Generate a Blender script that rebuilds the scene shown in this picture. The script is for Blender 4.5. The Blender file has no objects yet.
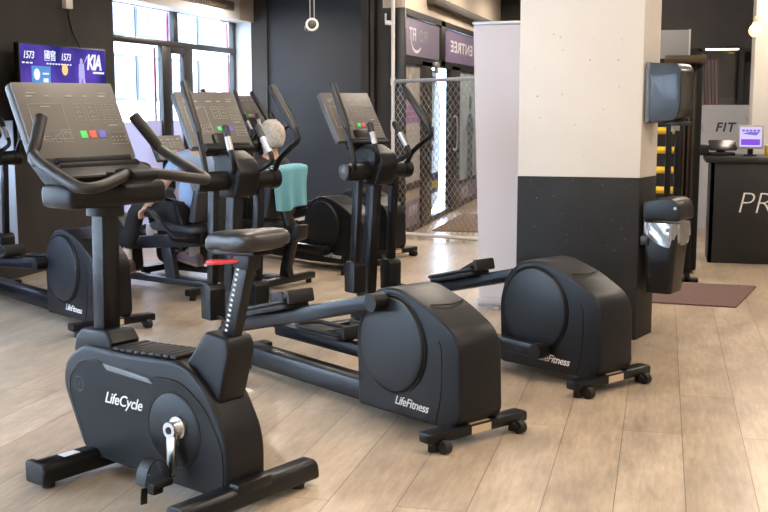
import bpy, bmesh, math, random
from mathutils import Vector, Matrix
random.seed(7)
scene = bpy.context.scene
COL = scene.collection
PI = math.pi
V = Vector

# ------------------------------------------------------------------ materials
MATS = {}
def mat(name, color, rough=0.5, metal=0.0, bump=0.0, bscale=60.0, var=0.0, vscale=6.0, emit=None, estr=0.0,
        spec=0.5, coat=0.0, alpha=1.0, trans=0.0, sheen=0.0):
    if name in MATS: return MATS[name]
    m = bpy.data.materials.new(name); m.use_nodes = True
    nt = m.node_tree; b = nt.nodes['Principled BSDF']
    c = (*color, 1.0)
    b.inputs['Base Color'].default_value = c
    b.inputs['Roughness'].default_value = rough
    b.inputs['Metallic'].default_value = metal
    b.inputs['Specular IOR Level'].default_value = spec
    b.inputs['Coat Weight'].default_value = coat
    b.inputs['Alpha'].default_value = alpha
    b.inputs['Transmission Weight'].default_value = trans
    b.inputs['Sheen Weight'].default_value = sheen
    if emit is not None:
        b.inputs['Emission Color'].default_value = (*emit, 1.0)
        b.inputs['Emission Strength'].default_value = estr
    if bump or var:
        tc = nt.nodes.new('ShaderNodeTexCoord')
        if var:
            n = nt.nodes.new('ShaderNodeTexNoise'); n.inputs['Scale'].default_value = vscale; n.inputs['Detail'].default_value = 5
            nt.links.new(tc.outputs['Object'], n.inputs['Vector'])
            r = nt.nodes.new('ShaderNodeMapRange'); r.inputs[1].default_value = 0.3; r.inputs[2].default_value = 0.7
            r.inputs[3].default_value = 1 - var; r.inputs[4].default_value = 1 + var
            nt.links.new(n.outputs['Fac'], r.inputs[0])
            mx = nt.nodes.new('ShaderNodeVectorMath'); mx.operation = 'SCALE'
            mx.inputs[0].default_value = color
            nt.links.new(r.outputs[0], mx.inputs['Scale'])
            nt.links.new(mx.outputs[0], b.inputs['Base Color'])
        if bump:
            n2 = nt.nodes.new('ShaderNodeTexNoise'); n2.inputs['Scale'].default_value = bscale; n2.inputs['Detail'].default_value = 4
            nt.links.new(tc.outputs['Object'], n2.inputs['Vector'])
            bp = nt.nodes.new('ShaderNodeBump'); bp.inputs['Strength'].default_value = bump; bp.inputs['Distance'].default_value = 0.01
            nt.links.new(n2.outputs['Fac'], bp.inputs['Height'])
            nt.links.new(bp.outputs[0], b.inputs['Normal'])
    MATS[name] = m
    return m

def floor_mat():
    m = bpy.data.materials.new('oak_planks'); m.use_nodes = True
    nt = m.node_tree; N = nt.nodes; L = nt.links; b = N['Principled BSDF']
    tc = N.new('ShaderNodeTexCoord'); sep = N.new('ShaderNodeSeparateXYZ'); L.new(tc.outputs['Object'], sep.inputs[0])
    cmb = N.new('ShaderNodeCombineXYZ')
    ax = N.new('ShaderNodeMath'); ax.operation = 'ADD'; ax.inputs[1].default_value = 20.045
    ay = N.new('ShaderNodeMath'); ay.operation = 'ADD'; ay.inputs[1].default_value = 30.3
    L.new(sep.outputs['X'], ax.inputs[0]); L.new(sep.outputs['Y'], ay.inputs[0])
    L.new(ay.outputs[0], cmb.inputs['X']); L.new(ax.outputs[0], cmb.inputs['Y'])
    br = N.new('ShaderNodeTexBrick'); L.new(cmb.outputs[0], br.inputs['Vector'])
    br.offset = 0.37; br.offset_frequency = 2
    br.inputs['Scale'].default_value = 1.0; br.inputs['Brick Width'].default_value = 1.9; br.inputs['Row Height'].default_value = 0.262
    br.inputs['Mortar Size'].default_value = 0.0022; br.inputs['Mortar Smooth'].default_value = 0.3
    br.inputs['Bias'].default_value = 0.0
    br.inputs['Color1'].default_value = (0.47, 0.378, 0.282, 1); br.inputs['Color2'].default_value = (0.385, 0.30, 0.215, 1)
    br.inputs['Mortar'].default_value = (0.15, 0.115, 0.085, 1)
    def noise(sx, sy, scale, detail, lo, hi):
        mp = N.new('ShaderNodeMapping'); mp.inputs['Scale'].default_value = (sx, sy, 1)
        L.new(tc.outputs['Object'], mp.inputs[0])
        n = N.new('ShaderNodeTexNoise'); n.inputs['Scale'].default_value = scale; n.inputs['Detail'].default_value = detail
        n.inputs['Roughness'].default_value = 0.65
        L.new(mp.outputs[0], n.inputs['Vector'])
        r = N.new('ShaderNodeMapRange'); r.inputs[1].default_value = 0.3; r.inputs[2].default_value = 0.7
        r.inputs[3].default_value = lo; r.inputs[4].default_value = hi
        L.new(n.outputs['Fac'], r.inputs[0]); return r.outputs[0], n
    g1, _ = noise(9, 1.1, 5, 9, 0.78, 1.13)
    g2, nn = noise(3.0, 1.0, 1.7, 7, 0.66, 1.2)
    mu = N.new('ShaderNodeMath'); mu.operation = 'MULTIPLY'; L.new(g1, mu.inputs[0]); L.new(g2, mu.inputs[1])
    sc = N.new('ShaderNodeVectorMath'); sc.operation = 'SCALE'; L.new(br.outputs['Color'], sc.inputs[0]); L.new(mu.outputs[0], sc.inputs['Scale'])
    L.new(sc.outputs[0], b.inputs['Base Color'])
    b.inputs['Roughness'].default_value = 0.30
    b.inputs['Specular IOR Level'].default_value = 0.5
    bp = N.new('ShaderNodeBump'); bp.inputs['Strength'].default_value = 0.12; bp.inputs['Distance'].default_value = 0.004
    L.new(mu.outputs[0], bp.inputs['Height']); L.new(bp.outputs[0], b.inputs['Normal'])
    return m

def glass_mat(name, tint=(1, 1, 1), gloss=0.06, rough=0.02, milk=0.0, milkcol=(0.8, 0.8, 0.8)):
    m = bpy.data.materials.new(name); m.use_nodes = True
    nt = m.node_tree; N = nt.nodes; L = nt.links
    for n in list(N): N.remove(n)
    out = N.new('ShaderNodeOutputMaterial'); t = N.new('ShaderNodeBsdfTransparent'); t.inputs[0].default_value = (*tint, 1)
    g = N.new('ShaderNodeBsdfGlossy'); g.inputs['Roughness'].default_value = rough
    mx = N.new('ShaderNodeMixShader'); mx.inputs[0].default_value = gloss
    L.new(t.outputs[0], mx.inputs[1]); L.new(g.outputs[0], mx.inputs[2])
    last = mx
    if milk:
        d = N.new('ShaderNodeBsdfDiffuse'); d.inputs[0].default_value = (*milkcol, 1)
        tr = N.new('ShaderNodeBsdfTranslucent'); tr.inputs[0].default_value = (*milkcol, 1)
        ad = N.new('ShaderNodeMixShader'); ad.inputs[0].default_value = 0.6; L.new(d.outputs[0], ad.inputs[1]); L.new(tr.outputs[0], ad.inputs[2])
        m2 = N.new('ShaderNodeMixShader'); m2.inputs[0].default_value = milk
        L.new(mx.outputs[0], m2.inputs[1]); L.new(ad.outputs[0], m2.inputs[2]); last = m2
    L.new(last.outputs[0], out.inputs[0])
    return m

M_black = mat('black_plastic', (0.0065, 0.0065, 0.007), 0.42, spec=0.3, bump=0.05, bscale=250)
M_case = mat('charcoal_plastic', (0.0060, 0.0066, 0.0080), 0.40, spec=0.26, bump=0.06, bscale=300)
M_disc = mat('disc_plastic', (0.0085, 0.011, 0.0140), 0.42, spec=0.36, bump=0.04, bscale=200)
M_panel = mat('matte_black_plastic', (0.0050, 0.0051, 0.0055), 0.5, spec=0.22)
M_metal = mat('black_painted_steel', (0.0045, 0.0048, 0.0056), 0.33, spec=0.3)
M_rail = mat('blue_black_steel', (0.0050, 0.0064, 0.0092), 0.30, spec=0.32)
M_rubber = mat('black_rubber', (0.009, 0.0085, 0.008), 0.6, spec=0.4, bump=0.15, bscale=180)
M_grip = mat('rubber_grip', (0.013, 0.0115, 0.0105), 0.45, bump=0.1, bscale=200)
M_seat = mat('black_vinyl', (0.016, 0.0135, 0.012), 0.36, bump=0.08, bscale=150)
M_chrome = mat('brushed_steel', (0.62, 0.61, 0.6), 0.28, 1.0)
M_silver = mat('silver_plastic', (0.42, 0.42, 0.43), 0.35, 0.6)
M_edge = mat('grey_trim_plastic', (0.075, 0.078, 0.083), 0.4)
M_screen = mat('console_face', (0.112, 0.103, 0.093), 0.5)  # ceiling glare on glossy black displays, painted in as grey-brown
M_graph = mat('console_print', (0.40, 0.385, 0.365), 0.5)
M_green = mat('green_key', (0.05, 0.45, 0.09), 0.4, emit=(0.08, 0.7, 0.15), estr=0.25)
M_redk = mat('red_key', (0.6, 0.06, 0.04), 0.4, emit=(0.9, 0.1, 0.06), estr=0.25)
M_bluek = mat('blue_key', (0.09, 0.09, 0.42), 0.4, emit=(0.15, 0.15, 0.7), estr=0.2)
M_white = mat('white_print', (0.8, 0.8, 0.8), 0.5)
M_label = mat('tan_sticker', (0.52, 0.40, 0.27), 0.6)
M_red = mat('red_lever', (0.62, 0.035, 0.04), 0.35)

# ------------------------------------------------------------------ mesh helpers
def rotm(axis, ang): return Matrix.Rotation(ang, 3, axis)

def resample(pts, n=8):
    """Catmull-Rom through pts."""
    P = [V(p) for p in pts]
    if len(P) < 3: return P
    out = []
    for i in range(len(P) - 1):
        p0 = P[max(i - 1, 0)]; p1 = P[i]; p2 = P[i + 1]; p3 = P[min(i + 2, len(P) - 1)]
        for k in range(n):
            t = k / n
            out.append(0.5 * ((2 * p1) + (-p0 + p2) * t + (2 * p0 - 5 * p1 + 4 * p2 - p3) * t * t + (-p0 + 3 * p1 - 3 * p2 + p3) * t ** 3))
    out.append(P[-1]); return out

def fillet(pts, r, n=5):
    """Round the corners of a closed 2D polygon; r is a number or one number per corner."""
    out = []; N = len(pts)
    for i in range(N):
        p = V(pts[i]); a = V(pts[i - 1]) - p; b = V(pts[(i + 1) % N]) - p
        rr = r[i] if isinstance(r, (list, tuple)) else r
        d = min(rr, a.length * 0.48, b.length * 0.48)
        if d < 1e-4: out.append(tuple(p)); continue
        s = p + a.normalized() * d; e = p + b.normalized() * d
        for k in range(n + 1):
            t = k / n
            q = s * (1 - t) ** 2 + p * 2 * t * (1 - t) + e * t * t
            out.append(tuple(q))
    return out

class MB:
    def __init__(s): s.bm = bmesh.new()
    def _merge(s, b, bev=0.0, seg=2, ang=0.5):
        if bev > 0:
            ed = [e for e in b.edges if len(e.link_faces) == 2 and e.calc_face_angle(0) > ang]
            if ed: bmesh.ops.bevel(b, geom=ed, offset=bev, segments=seg, profile=0.5, affect='EDGES', clamp_overlap=True)
        me = bpy.data.meshes.new('tmp'); b.to_mesh(me); b.free()
        s.bm.from_mesh(me); bpy.data.meshes.remove(me)
        return s
    def box(s, c, size, R=None, bev=0.0, seg=2):
        b = bmesh.new(); bmesh.ops.create_cube(b, size=1.0)
        for v in b.verts:
            p = V((v.co.x * size[0], v.co.y * size[1], v.co.z * size[2]))
            if R is not None: p = R @ p
            v.co = p + V(c)
        return s._merge(b, bev, seg)
    def bx(s, x0, x1, y0, y1, z0, z1, bev=0.0, seg=2):
        return s.box(((x0 + x1) / 2, (y0 + y1) / 2, (z0 + z1) / 2), (abs(x1 - x0), abs(y1 - y0), abs(z1 - z0)), None, bev, seg)
    def obox(s, o, u, v, w, su, sv, sw, bev=0.0, seg=2):
        """box centred at o with axes u, v, w."""
        b = bmesh.new(); bmesh.ops.create_cube(b, size=1.0)
        for q in b.verts: q.co = V(o) + V(u) * (q.co.x * su) + V(v) * (q.co.y * sv) + V(w) * (q.co.z * sw)
        bmesh.ops.recalc_face_normals(b, faces=b.faces)
        return s._merge(b, bev, seg)
    def beam(s, p0, p1, w, h, bev=0.006, up=(0, 0, 1), w2=None, h2=None):
        p0, p1 = V(p0), V(p1); d = (p1 - p0); L = d.length; d.normalize()
        u = V(up)
        if abs(d.dot(u)) > 0.95: u = V((1, 0, 0))
        a = d.cross(u).normalized(); c = a.cross(d).normalized()
        w2 = w2 or w; h2 = h2 or h
        b = bmesh.new(); vs = []
        for P, ww, hh in ((p0, w, h), (p1, w2, h2)):
            for sx, sy in ((-1, -1), (1, -1), (1, 1), (-1, 1)):
                vs.append(b.verts.new(P + a * (sx * ww / 2) + c * (sy * hh / 2)))
        b.faces.new(vs[0:4][::-1]); b.faces.new(vs[4:8])
        for i in range(4): b.faces.new((vs[i], vs[(i + 1) % 4], vs[4 + (i + 1) % 4], vs[4 + i]))
        bmesh.ops.recalc_face_normals(b, faces=b.faces)
        return s._merge(b, bev)
    def tube(s, pts, r, seg=14, closed=False, cap=True, flat=1.0):
        P = [V(p) for p in pts]; n = len(P)
        R = r if isinstance(r, (list, tuple)) else [r] * n
        b = bmesh.new(); rings = []
        T = []
        for i in range(n):
            if closed: t = P[(i + 1) % n] - P[i - 1]
            else: t = P[min(i + 1, n - 1)] - P[max(i - 1, 0)]
            T.append(t.normalized())
        u = T[0].orthogonal().normalized()
        if abs(T[0].z) < 0.9: u = (V((0, 0, 1)) - T[0] * T[0].z).normalized()
        for i in range(n):
            u = (u - T[i] * u.dot(T[i]))
            u = u.normalized() if u.length > 1e-6 else T[i].orthogonal().normalized()
            w = T[i].cross(u)
            rings.append([b.verts.new(P[i] + u * (math.cos(a) * R[i]) + w * (math.sin(a) * R[i] * flat)) for a in [2 * PI * k / seg for k in range(seg)]])
        m = n if closed else n - 1
        for i in range(m):
            A, B_ = rings[i], rings[(i + 1) % n]
            for k in range(seg): b.faces.new((A[k], A[(k + 1) % seg], B_[(k + 1) % seg], B_[k]))
        if cap and not closed:
            b.faces.new(rings[0][::-1]); b.faces.new(rings[-1])
        bmesh.ops.recalc_face_normals(b, faces=b.faces)
        return s._merge(b)
    def cyl(s, p0, p1, r, seg=24, r2=None, bev=0.0):
        p0, p1 = V(p0), V(p1); b = bmesh.new()
        d = p1 - p0; q = d.normalized().to_track_quat('Z', 'Y')
        A = []; B_ = []
        for k in range(seg):
            a = 2 * PI * k / seg; e = V((math.cos(a), math.sin(a), 0))
            A.append(b.verts.new(p0 + q @ (e * r))); B_.append(b.verts.new(p1 + q @ (e * (r2 if r2 is not None else r))))
        b.faces.new(A[::-1]); b.faces.new(B_)
        for k in range(seg): b.faces.new((A[k], A[(k + 1) % seg], B_[(k + 1) % seg], B_[k]))
        return s._merge(b, bev, 2, 0.8)
    def ring(s, c, axis, R, r, seg=40, rs=8, flat=1.0):
        q = V(axis).normalized().to_track_quat('Z', 'Y')
        pts = [V(c) + q @ V((math.cos(2 * PI * k / seg) * R, math.sin(2 * PI * k / seg) * R, 0)) for k in range(seg)]
        return s.tube(pts, r, rs, closed=True)
    def prism(s, pts, y0, y1, bev=0.0, seg=3, axis='y'):
        """polygon in (x, z) pulled along y (or (x, y) along z, (y, z) along x)."""
        b = bmesh.new()
        f = {'y': lambda p, t: (p[0], t, p[1]), 'z': lambda p, t: (p[0], p[1], t), 'x': lambda p, t: (t, p[0], p[1])}[axis]
        A = [b.verts.new(f(p, y0)) for p in pts]; B_ = [b.verts.new(f(p, y1)) for p in pts]; n = len(pts)
        b.faces.new(A); b.faces.new(B_[::-1])
        for k in range(n): b.faces.new((A[k], B_[k], B_[(k + 1) % n], A[(k + 1) % n]))
        bmesh.ops.recalc_face_normals(b, faces=b.faces)
        return s._merge(b, bev, seg, 0.9)
    def lathe(s, c, prof, seg=28, axis=(0, 0, 1)):
        q = V(axis).normalized().to_track_quat('Z', 'Y'); b = bmesh.new(); rings = []
        for r, h in prof:
            rings.append([b.verts.new(V(c) + q @ V((math.cos(2 * PI * k / seg) * r, math.sin(2 * PI * k / seg) * r, h))) for k in range(seg)])
        for A, B_ in zip(rings, rings[1:]):
            for k in range(seg): b.faces.new((A[k], A[(k + 1) % seg], B_[(k + 1) % seg], B_[k]))
        bmesh.ops.remove_doubles(b, verts=b.verts, dist=1e-5)
        bmesh.ops.recalc_face_normals(b, faces=b.faces)
        return s._merge(b)
    def ball(s, c, r, sx=1, sy=1, sz=1, R=None, seg=20):
        b = bmesh.new(); bmesh.ops.create_uvsphere(b, u_segments=seg, v_segments=seg // 2 + 2, radius=1.0)
        for v in b.verts:
            p = V((v.co.x * r * sx, v.co.y * r * sy, v.co.z * r * sz))
            if R is not None: p = R @ p
            v.co = p + V(c)
        return s._merge(b)
    def grid(s, f, nu, nv, thick=0.0):
        b = bmesh.new(); g = [[b.verts.new(f(i / nu, j / nv)) for j in range(nv + 1)] for i in range(nu + 1)]
        for i in range(nu):
            for j in range(nv): b.faces.new((g[i][j], g[i + 1][j], g[i + 1][j + 1], g[i][j + 1]))
        if thick:
            bmesh.ops.recalc_face_normals(b, faces=b.faces)
            bmesh.ops.solidify(b, geom=b.faces[:], thickness=thick)
        return s._merge(b)
    def build(s, name, m, parent=None, smooth=True, ang=0.6):
        me = bpy.data.meshes.new(name); s.bm.to_mesh(me); s.bm.free()
        if m is not None: me.materials.append(m)
        if smooth:
            me.shade_smooth(); me.set_sharp_from_angle(angle=ang)
        o = bpy.data.objects.new(name, me); COL.objects.link(o)
        if parent is not None: o.parent = parent
        return o

def text_obj(name, body, size, m, o, u, v, parent=None, shear=0.0, bold=0.0, depth=0.001, align='CENTER', space=1.0, stretch=1.0):
    """Lettering lying on the plane through o spanned by u (reading direction) and v (up)."""
    c = bpy.data.curves.new(name, 'FONT'); c.body = body; c.size = size; c.shear = shear; c.offset = bold
    c.extrude = depth; c.align_x = align; c.align_y = 'CENTER'; c.space_character = space; c.resolution_u = 3
    t = bpy.data.objects.new(name + '_curve', c); COL.objects.link(t)
    dg = bpy.context.evaluated_depsgraph_get(); dg.update()
    me = bpy.data.meshes.new_from_object(t.evaluated_get(dg)); bpy.data.objects.remove(t); bpy.data.curves.remove(c)
    u = V(u).normalized(); v = V(v).normalized(); n = u.cross(v); o = V(o)
    for q in me.vertices: q.co = o + u * (q.co.x * stretch) + v * q.co.y + n * q.co.z
    me.name = name; me.materials.clear(); me.materials.append(m)
    ob = bpy.data.objects.new(name, me); COL.objects.link(ob)
    if parent is not None: ob.parent = parent
    return ob

def thing(name, label, cat, loc=(0, 0, 0), rz=0.0, group=None):
    o = bpy.data.objects.new(name, None); COL.objects.link(o); o.empty_display_size = 0.1
    o.location = loc; o.rotation_euler = (0, 0, rz)
    o['label'] = label; o['category'] = cat
    if group: o['group'] = group
    return o
def tag(o, label, cat, group=None, kind=None):
    o['label'] = label; o['category'] = cat
    if group: o['group'] = group
    if kind: o['kind'] = kind
    return o
def struct(o): o['kind'] = 'structure'; return o
def copy_tree(o, parent=None):
    c = o.copy(); COL.objects.link(c)
    if parent is not None: c.parent = parent
    for ch in list(o.children): copy_tree(ch, c)
    return c

# ------------------------------------------------------------------ shared pieces
def console(root, bot, top, width, kind):
    """Tilted display: bot and top are (x, z) of the face's lower and upper edge."""
    b = V((bot[0], 0, bot[1])); t = V((top[0], 0, top[1])); r = V((0, -1, 0)); up = (t - b); h = up.length; up.normalize()
    n = r.cross(up).normalized(); c = (b + t) / 2; w = width
    m = MB()
    m.obox(c - n * 0.024, r, up, n, w, h, 0.044, bev=0.016, seg=3)
    con = m.build('console', M_edge, root)
    m = MB(); m.obox(c + n * 0.000, r, up, n, w - 0.010, h - 0.010, 0.012, bev=0.004)
    m.build('display_face', M_screen, con)
    f = c + n * 0.0072
    P = lambda x, y: f + r * (x * w / 2) + up * (y * h / 2)
    g = MB()
    def frame(x0, x1, y0, y1, lw=0.0016):
        for (ax, ay, bx_, by) in ((x0, y0, x1, y0), (x0, y1, x1, y1)):
            g.obox((P(ax, ay) + P(bx_, by)) / 2, r, up, n, (x1 - x0) * w / 2, lw, 0.001)
        for xx in (x0, x1): g.obox(P(xx, (y0 + y1) / 2), r, up, n, lw, (y1 - y0) * h / 2, 0.001)
    def dash(x, y, lx, ly): g.obox(P(x, y), r, up, n, lx, ly, 0.001)
    frame(-0.82, -0.18, -0.45, 0.42)
    dash(-0.5, 0.36, 0.05, 0.004)
    for x, l in ((-0.74, 0.03), (-0.40, 0.022), (0.02, 0.04), (0.34, 0.022), (0.68, 0.035)): dash(x, 0.62, l, 0.005)
    dash(-0.68, 0.70, 0.045, 0.003); dash(0.72, 0.70, 0.04, 0.003)
    for x in (0.12, 0.38):
        frame(x - 0.1, x + 0.1, 0.0, 0.42, 0.0013)
        for sy in (0.33, 0.21, 0.09):
            for sg in (-1, 1): g.obox(P(x + 0.024 * sg, sy), (r * 0.8 - up * 0.6 * sg), (up * 0.8 + r * 0.6 * sg), n, 0.011, 0.0022, 0.001)
    for i in range(3):
        for j in range(4): frame(0.56 + i * 0.12, 0.64 + i * 0.12, 0.33 - j * 0.13, 0.40 - j * 0.13, 0.0011)
    dash(0.72, -0.14, 0.045, 0.004)
    for (x0, x1, y0, y1) in ((-0.5, -0.40, -0.36, -0.24), (-0.5, -0.40, -0.52, -0.40), (-0.34, -0.16, -0.52, -0.22), (-0.7, -0.55, -0.5, -0.38), (0.58, 0.92, -0.62, -0.32)):
        frame(x0, x1, y0, y1, 0.0013)
    for x in (0.64, 0.72, 0.80, 0.88): dash(x, -0.44, 0.008, 0.004); dash(x, -0.53, 0.008, 0.003)
    for sg in (-1, 1): g.obox(P(-0.25 + 0.03 * sg, -0.30), (r * 0.8 - up * 0.6 * sg), (up * 0.8 + r * 0.6 * sg), n, 0.014, 0.003, 0.001)
    g.build('display_print', M_graph, con, smooth=False)
    for nm, x, mm in (('start_key', 0.07, M_green), ('stop_key', 0.25, M_redk), ('cool_down_key', 0.44, M_bluek)):
        k = MB(); k.obox(P(x, -0.36), r, up, n, 0.028 * w / 0.42, 0.028 * w / 0.42, 0.003, bev=0.001)
        kk = k.build(nm, mm, con)
        kk['label'] = {'start_key': 'green start key', 'stop_key': 'red stop key', 'cool_down_key': 'blue key'}[nm]
    # reading ledge below the face
    l = MB(); q = b - up * 0.012 + n * 0.02
    l.obox(q, r, up, n, w * 0.74, 0.026, 0.06, bev=0.008)
    l.obox(q - up * 0.032 + n * 0.012, r, up, n, w * 0.80, 0.03, 0.08, bev=0.012)
    l.build('reading_ledge', M_panel, con)
    return con

def stabilizer(root, x, half, z=0.06, h=0.055, w=0.085, wheels=0, sticker=None):
    m = MB(); m.box((x, 0, z), (w, 2 * half, h), None, 0.012, 2)
    o = m.build('stabilizer', M_metal, root)
    for s in (-1, 1):
        if wheels:
            k = MB(); k.cyl((x + wheels * 0.055, s * (half - 0.085), 0.029), (x + wheels * 0.055, s * (half - 0.05), 0.029), 0.029, 20, bev=0.005)
            k.cyl((x + wheels * 0.055, s * (half - 0.095), 0.029), (x + wheels * 0.055, s * (half - 0.045), 0.029), 0.010, 12)
            k.beam((x + wheels * 0.02, s * (half - 0.097), 0.05), (x + wheels * 0.055, s * (half - 0.097), 0.032), 0.010, 0.026, 0.003)
            k.build('wheel', M_rubber, o)
        k = MB(); k.cyl((x, s * (half - 0.05), 0.0), (x, s * (half - 0.05), z - h / 2 + 0.004), 0.024, 16)
        k.build('levelling_foot', M_rubber, o)
    if sticker:
        k = MB(); k.box((x, 0, z + h / 2 + 0.0012), (w * 0.8, sticker, 0.002)); k.box((x - w / 2 - 0.0008, 0, z), (0.002, sticker, h * 0.7))
        q = k.build('sticker', M_label, o); q['label'] = 'tan warning sticker'
    return o

def logo(name, body, size, o, parent):
    return text_obj(name, body, size, M_white, o, (-1, 0, 0), (0, 0, 1), parent, shear=0.35, bold=0.0004, depth=0.0008, space=0.95)

# ------------------------------------------------------------------ cross trainer
def make_cross_trainer(label, near, far):
    t = thing('cross_trainer', label, 'elliptical trainer')
    t['group'] = 'cross trainers on the gym floor'
    HW = 0.13
    prof = [(0.70, 0.05), (0.715, 0.40)]
    for a in (25, 45, 65, 85): prof.append((0.455 + 0.25 * math.cos(math.radians(a)), 0.405 + 0.245 * math.sin(math.radians(a))))
    prof += [(0.40, 0.648), (0.21, 0.592), (0.045, 0.505), (0.0, 0.44), (-0.012, 0.13), (0.02, 0.085), (0.09, 0.062)]
    prof = fillet(prof, [0.02, 0.05, 0, 0, 0, 0, 0.03, 0.08, 0.07, 0.06, 0.05, 0.03, 0.03], 4)
    m = MB(); m.prism(prof, -HW, HW, 0.022, 4)
    case = m.build('drive_housing', M_case, t, ang=0.7)
    for s in (1, -1):
        m = MB(); m.lathe((0.445, s * (HW - 0.004), 0.385), [(0.0, 0.026), (0.20, 0.024), (0.216, 0.019), (0.222, 0.010), (0.222, 0.0)], 56, (0, s, 0))
        m.build('crank_disc', M_disc, case)
        m = MB(); m.ring((0.445, s * (HW + 0.002), 0.385), (0, 1, 0), 0.229, 0.0055, 64, 8)
        m.build('disc_ring', M_panel, case)
    for s in (1, -1):   # seam line on both flanks
        m = MB(); m.tube(resample([(0.135, s * HW, 0.45), (0.115, s * HW, 0.40), (0.118, s * HW, 0.22), (0.15, s * HW, 0.08)], 6), 0.0035, 6)
        m.build('side_groove', M_panel, case)
    m = MB(); m.tube(resample([(0.22, 0.1, 0.597), (0.2, 0, 0.592), (0.22, -0.1, 0.597)], 4), 0.003, 6)
    m.build('top_seam', M_panel, case)
    logo('housing_lettering', 'LifeFitness', 0.058, (0.315, HW + 0.001, 0.128), case)
    text_obj('housing_lettering', 'LifeFitness', 0.058, M_white, (0.315, -HW - 0.001, 0.128), (1, 0, 0), (0, 0, 1), case, shear=0.35, bold=0.0012, depth=0.0008)
    stabilizer(t, 0.035, 0.30, 0.066, 0.05, 0.085, wheels=-1, sticker=0.12)
    stabilizer(t, 2.06, 0.28, 0.055, 0.05, 0.09)
    m = MB(); m.beam((0.69, 0, 0.088), (2.06, 0, 0.088), 0.13, 0.115, 0.03); m.build('main_rail', M_rail, t)
    # mast, neck and pivot
    m = MB(); m.beam((2.05, 0, 0.06), (1.965, 0, 0.98), 0.075, 0.10, 0.014, up=(1, 0, 0), w2=0.07, h2=0.085)
    m.beam((2.09, 0, 0.05), (2.05, 0, 0.2), 0.14, 0.16, 0.03, up=(1, 0, 0), w2=0.09, h2=0.11)
    m.build('mast', M_metal, t)
    m = MB()
    m.prism(fillet([(2.03, 0.955), (2.07, 1.08), (2.07, 1.20), (1.97, 1.225), (1.84, 1.17), (1.80, 1.10), (1.86, 0.965)], 0.03, 4), -0.075, 0.075, 0.018, 3)
    m.beam((2.03, 0, 1.12), (2.13, 0, 1.30), 0.12, 0.09, 0.02, up=(1, 0, 0))
    head = m.build('pivot_head', M_black, t)
    m = MB(); m.cyl((1.94, -0.27, 1.055), (1.94, 0.27, 1.055), 0.055, 28, bev=0.012); m.build('pivot_axle', M_black, head)
    for s in (-1, 1):
        m = MB(); m.lathe((1.94, s * 0.268, 1.055), [(0.0, 0.022), (0.028, 0.018), (0.046, 0.006), (0.05, -0.004)], 24, (0, s, 0)); q = m.build('axle_cap', M_edge, head)
    console(t, (2.075, 1.235), (2.285, 1.548), 0.405, 'x')
    # fixed grab bars with pulse sensors
    for s, pts in ((1, [(1.86, 0.07, 1.10), (1.81, 0.10, 1.15), (1.815, 0.115, 1.21), (1.87, 0.115, 1.355)]),
                   (-1, [(1.84, -0.06, 1.11), (1.79, -0.09, 1.135), (1.765, -0.115, 1.19), (1.90, -0.115, 1.35)])):
        m = MB(); p = resample(pts, 7); m.tube(p, 0.015, 12); fb = m.build('grab_bar', M_metal, t)
        a = V(pts[2]); e = V(pts[3]); d = e - a
        m = MB(); m.tube([a + d * 0.12, a + d * 0.62], 0.019, 14); q = m.build('pulse_sensor', M_silver, fb); q['label'] = 'silver pulse sensor'
        m = MB(); m.tube([a + d * 0.62, a + d * 1.0, a + d * 1.06], [0.02, 0.02, 0.013], 14); m.build('grip', M_grip, fb)
    # moving arms
    y_arm = 0.15
    for s in (1, -1):
        if s == 1: hp = [(1.94, 0.24, 1.055), (1.875, 0.245, 1.075), (1.865, 0.25, 1.13), (1.93, 0.25, 1.33)]; gt = (2.075, 0.25, 1.60)
        else: hp = [(1.94, -0.24, 1.055), (1.88, -0.245, 1.16), (1.78, -0.25, 1.23), (1.705, -0.25, 1.28), (1.735, -0.25, 1.345)]; gt = (1.955, -0.25, 1.575)
        m = MB(); m.tube(resample(hp, 8), 0.0165, 14)
        m.cyl((1.94, s * 0.215, 1.055), (1.94, s * 0.255, 1.055), 0.06, 24, bev=0.008)
        arm = m.build('moving_handle', M_metal, t)
        a = V(hp[-1]); e = V(gt); d = e - a
        m = MB(); m.tube([a - d * 0.03, a + d * 0.02, a + d * 0.5, a + d * 0.92, a + d * 1.0], [0.018, 0.022, 0.0235, 0.0245, 0.021], 16)
        m.build('grip', M_grip, arm)
        m = MB(); m.beam((1.945, s * y_arm, 1.05), (1.985, s * y_arm, 0.40), 0.042, 0.062, 0.008, up=(1, 0, 0)); m.build('swing_arm', M_metal, t)
        zb = 0.375 if s == 1 else 0.365
        m = MB(); m.prism(fillet([(1.93, zb - 0.10), (2.03, zb - 0.10), (2.035, zb + 0.08), (2.01, zb + 0.105), (1.95, zb + 0.105), (1.925, zb + 0.08)], 0.012, 3), s * y_arm - 0.05, s * y_arm + 0.05, 0.01, 2)
        m.build('arm_joint_cover', M_black, t)
    # foot links and pedals
    for s in (1, -1):
        yl = s * 0.19
        (xr, zr, xf, zf) = near if s == 1 else far
        rear = V((xr, yl, zr)); front = V((xf, yl, zf))
        m = MB(); m.beam(rear, front, 0.058, 0.078, 0.02); link = m.build('foot_link', M_rail, t)
        m = MB(); m.cyl(rear + V((0, -0.038, 0)), rear + V((0, 0.038, 0)), 0.042, 24, bev=0.010)
        m.cyl((rear.x, s * 0.14, rear.z), (rear.x, s * 0.15 + s * 0.03, rear.z), 0.022, 14); m.build('roller', M_black, link)
        m = MB(); m.tube([front - V((0.05, 0, 0)), front + V((0.05, -s * 0.03, 0.035)), V((1.975, s * y_arm, 0.30))], 0.014, 10); m.build('joint_rod', M_metal, link)
        d = (front - rear).normalized(); n = V((-d.z, 0, d.x)); n = n if n.z > 0 else -n
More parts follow.
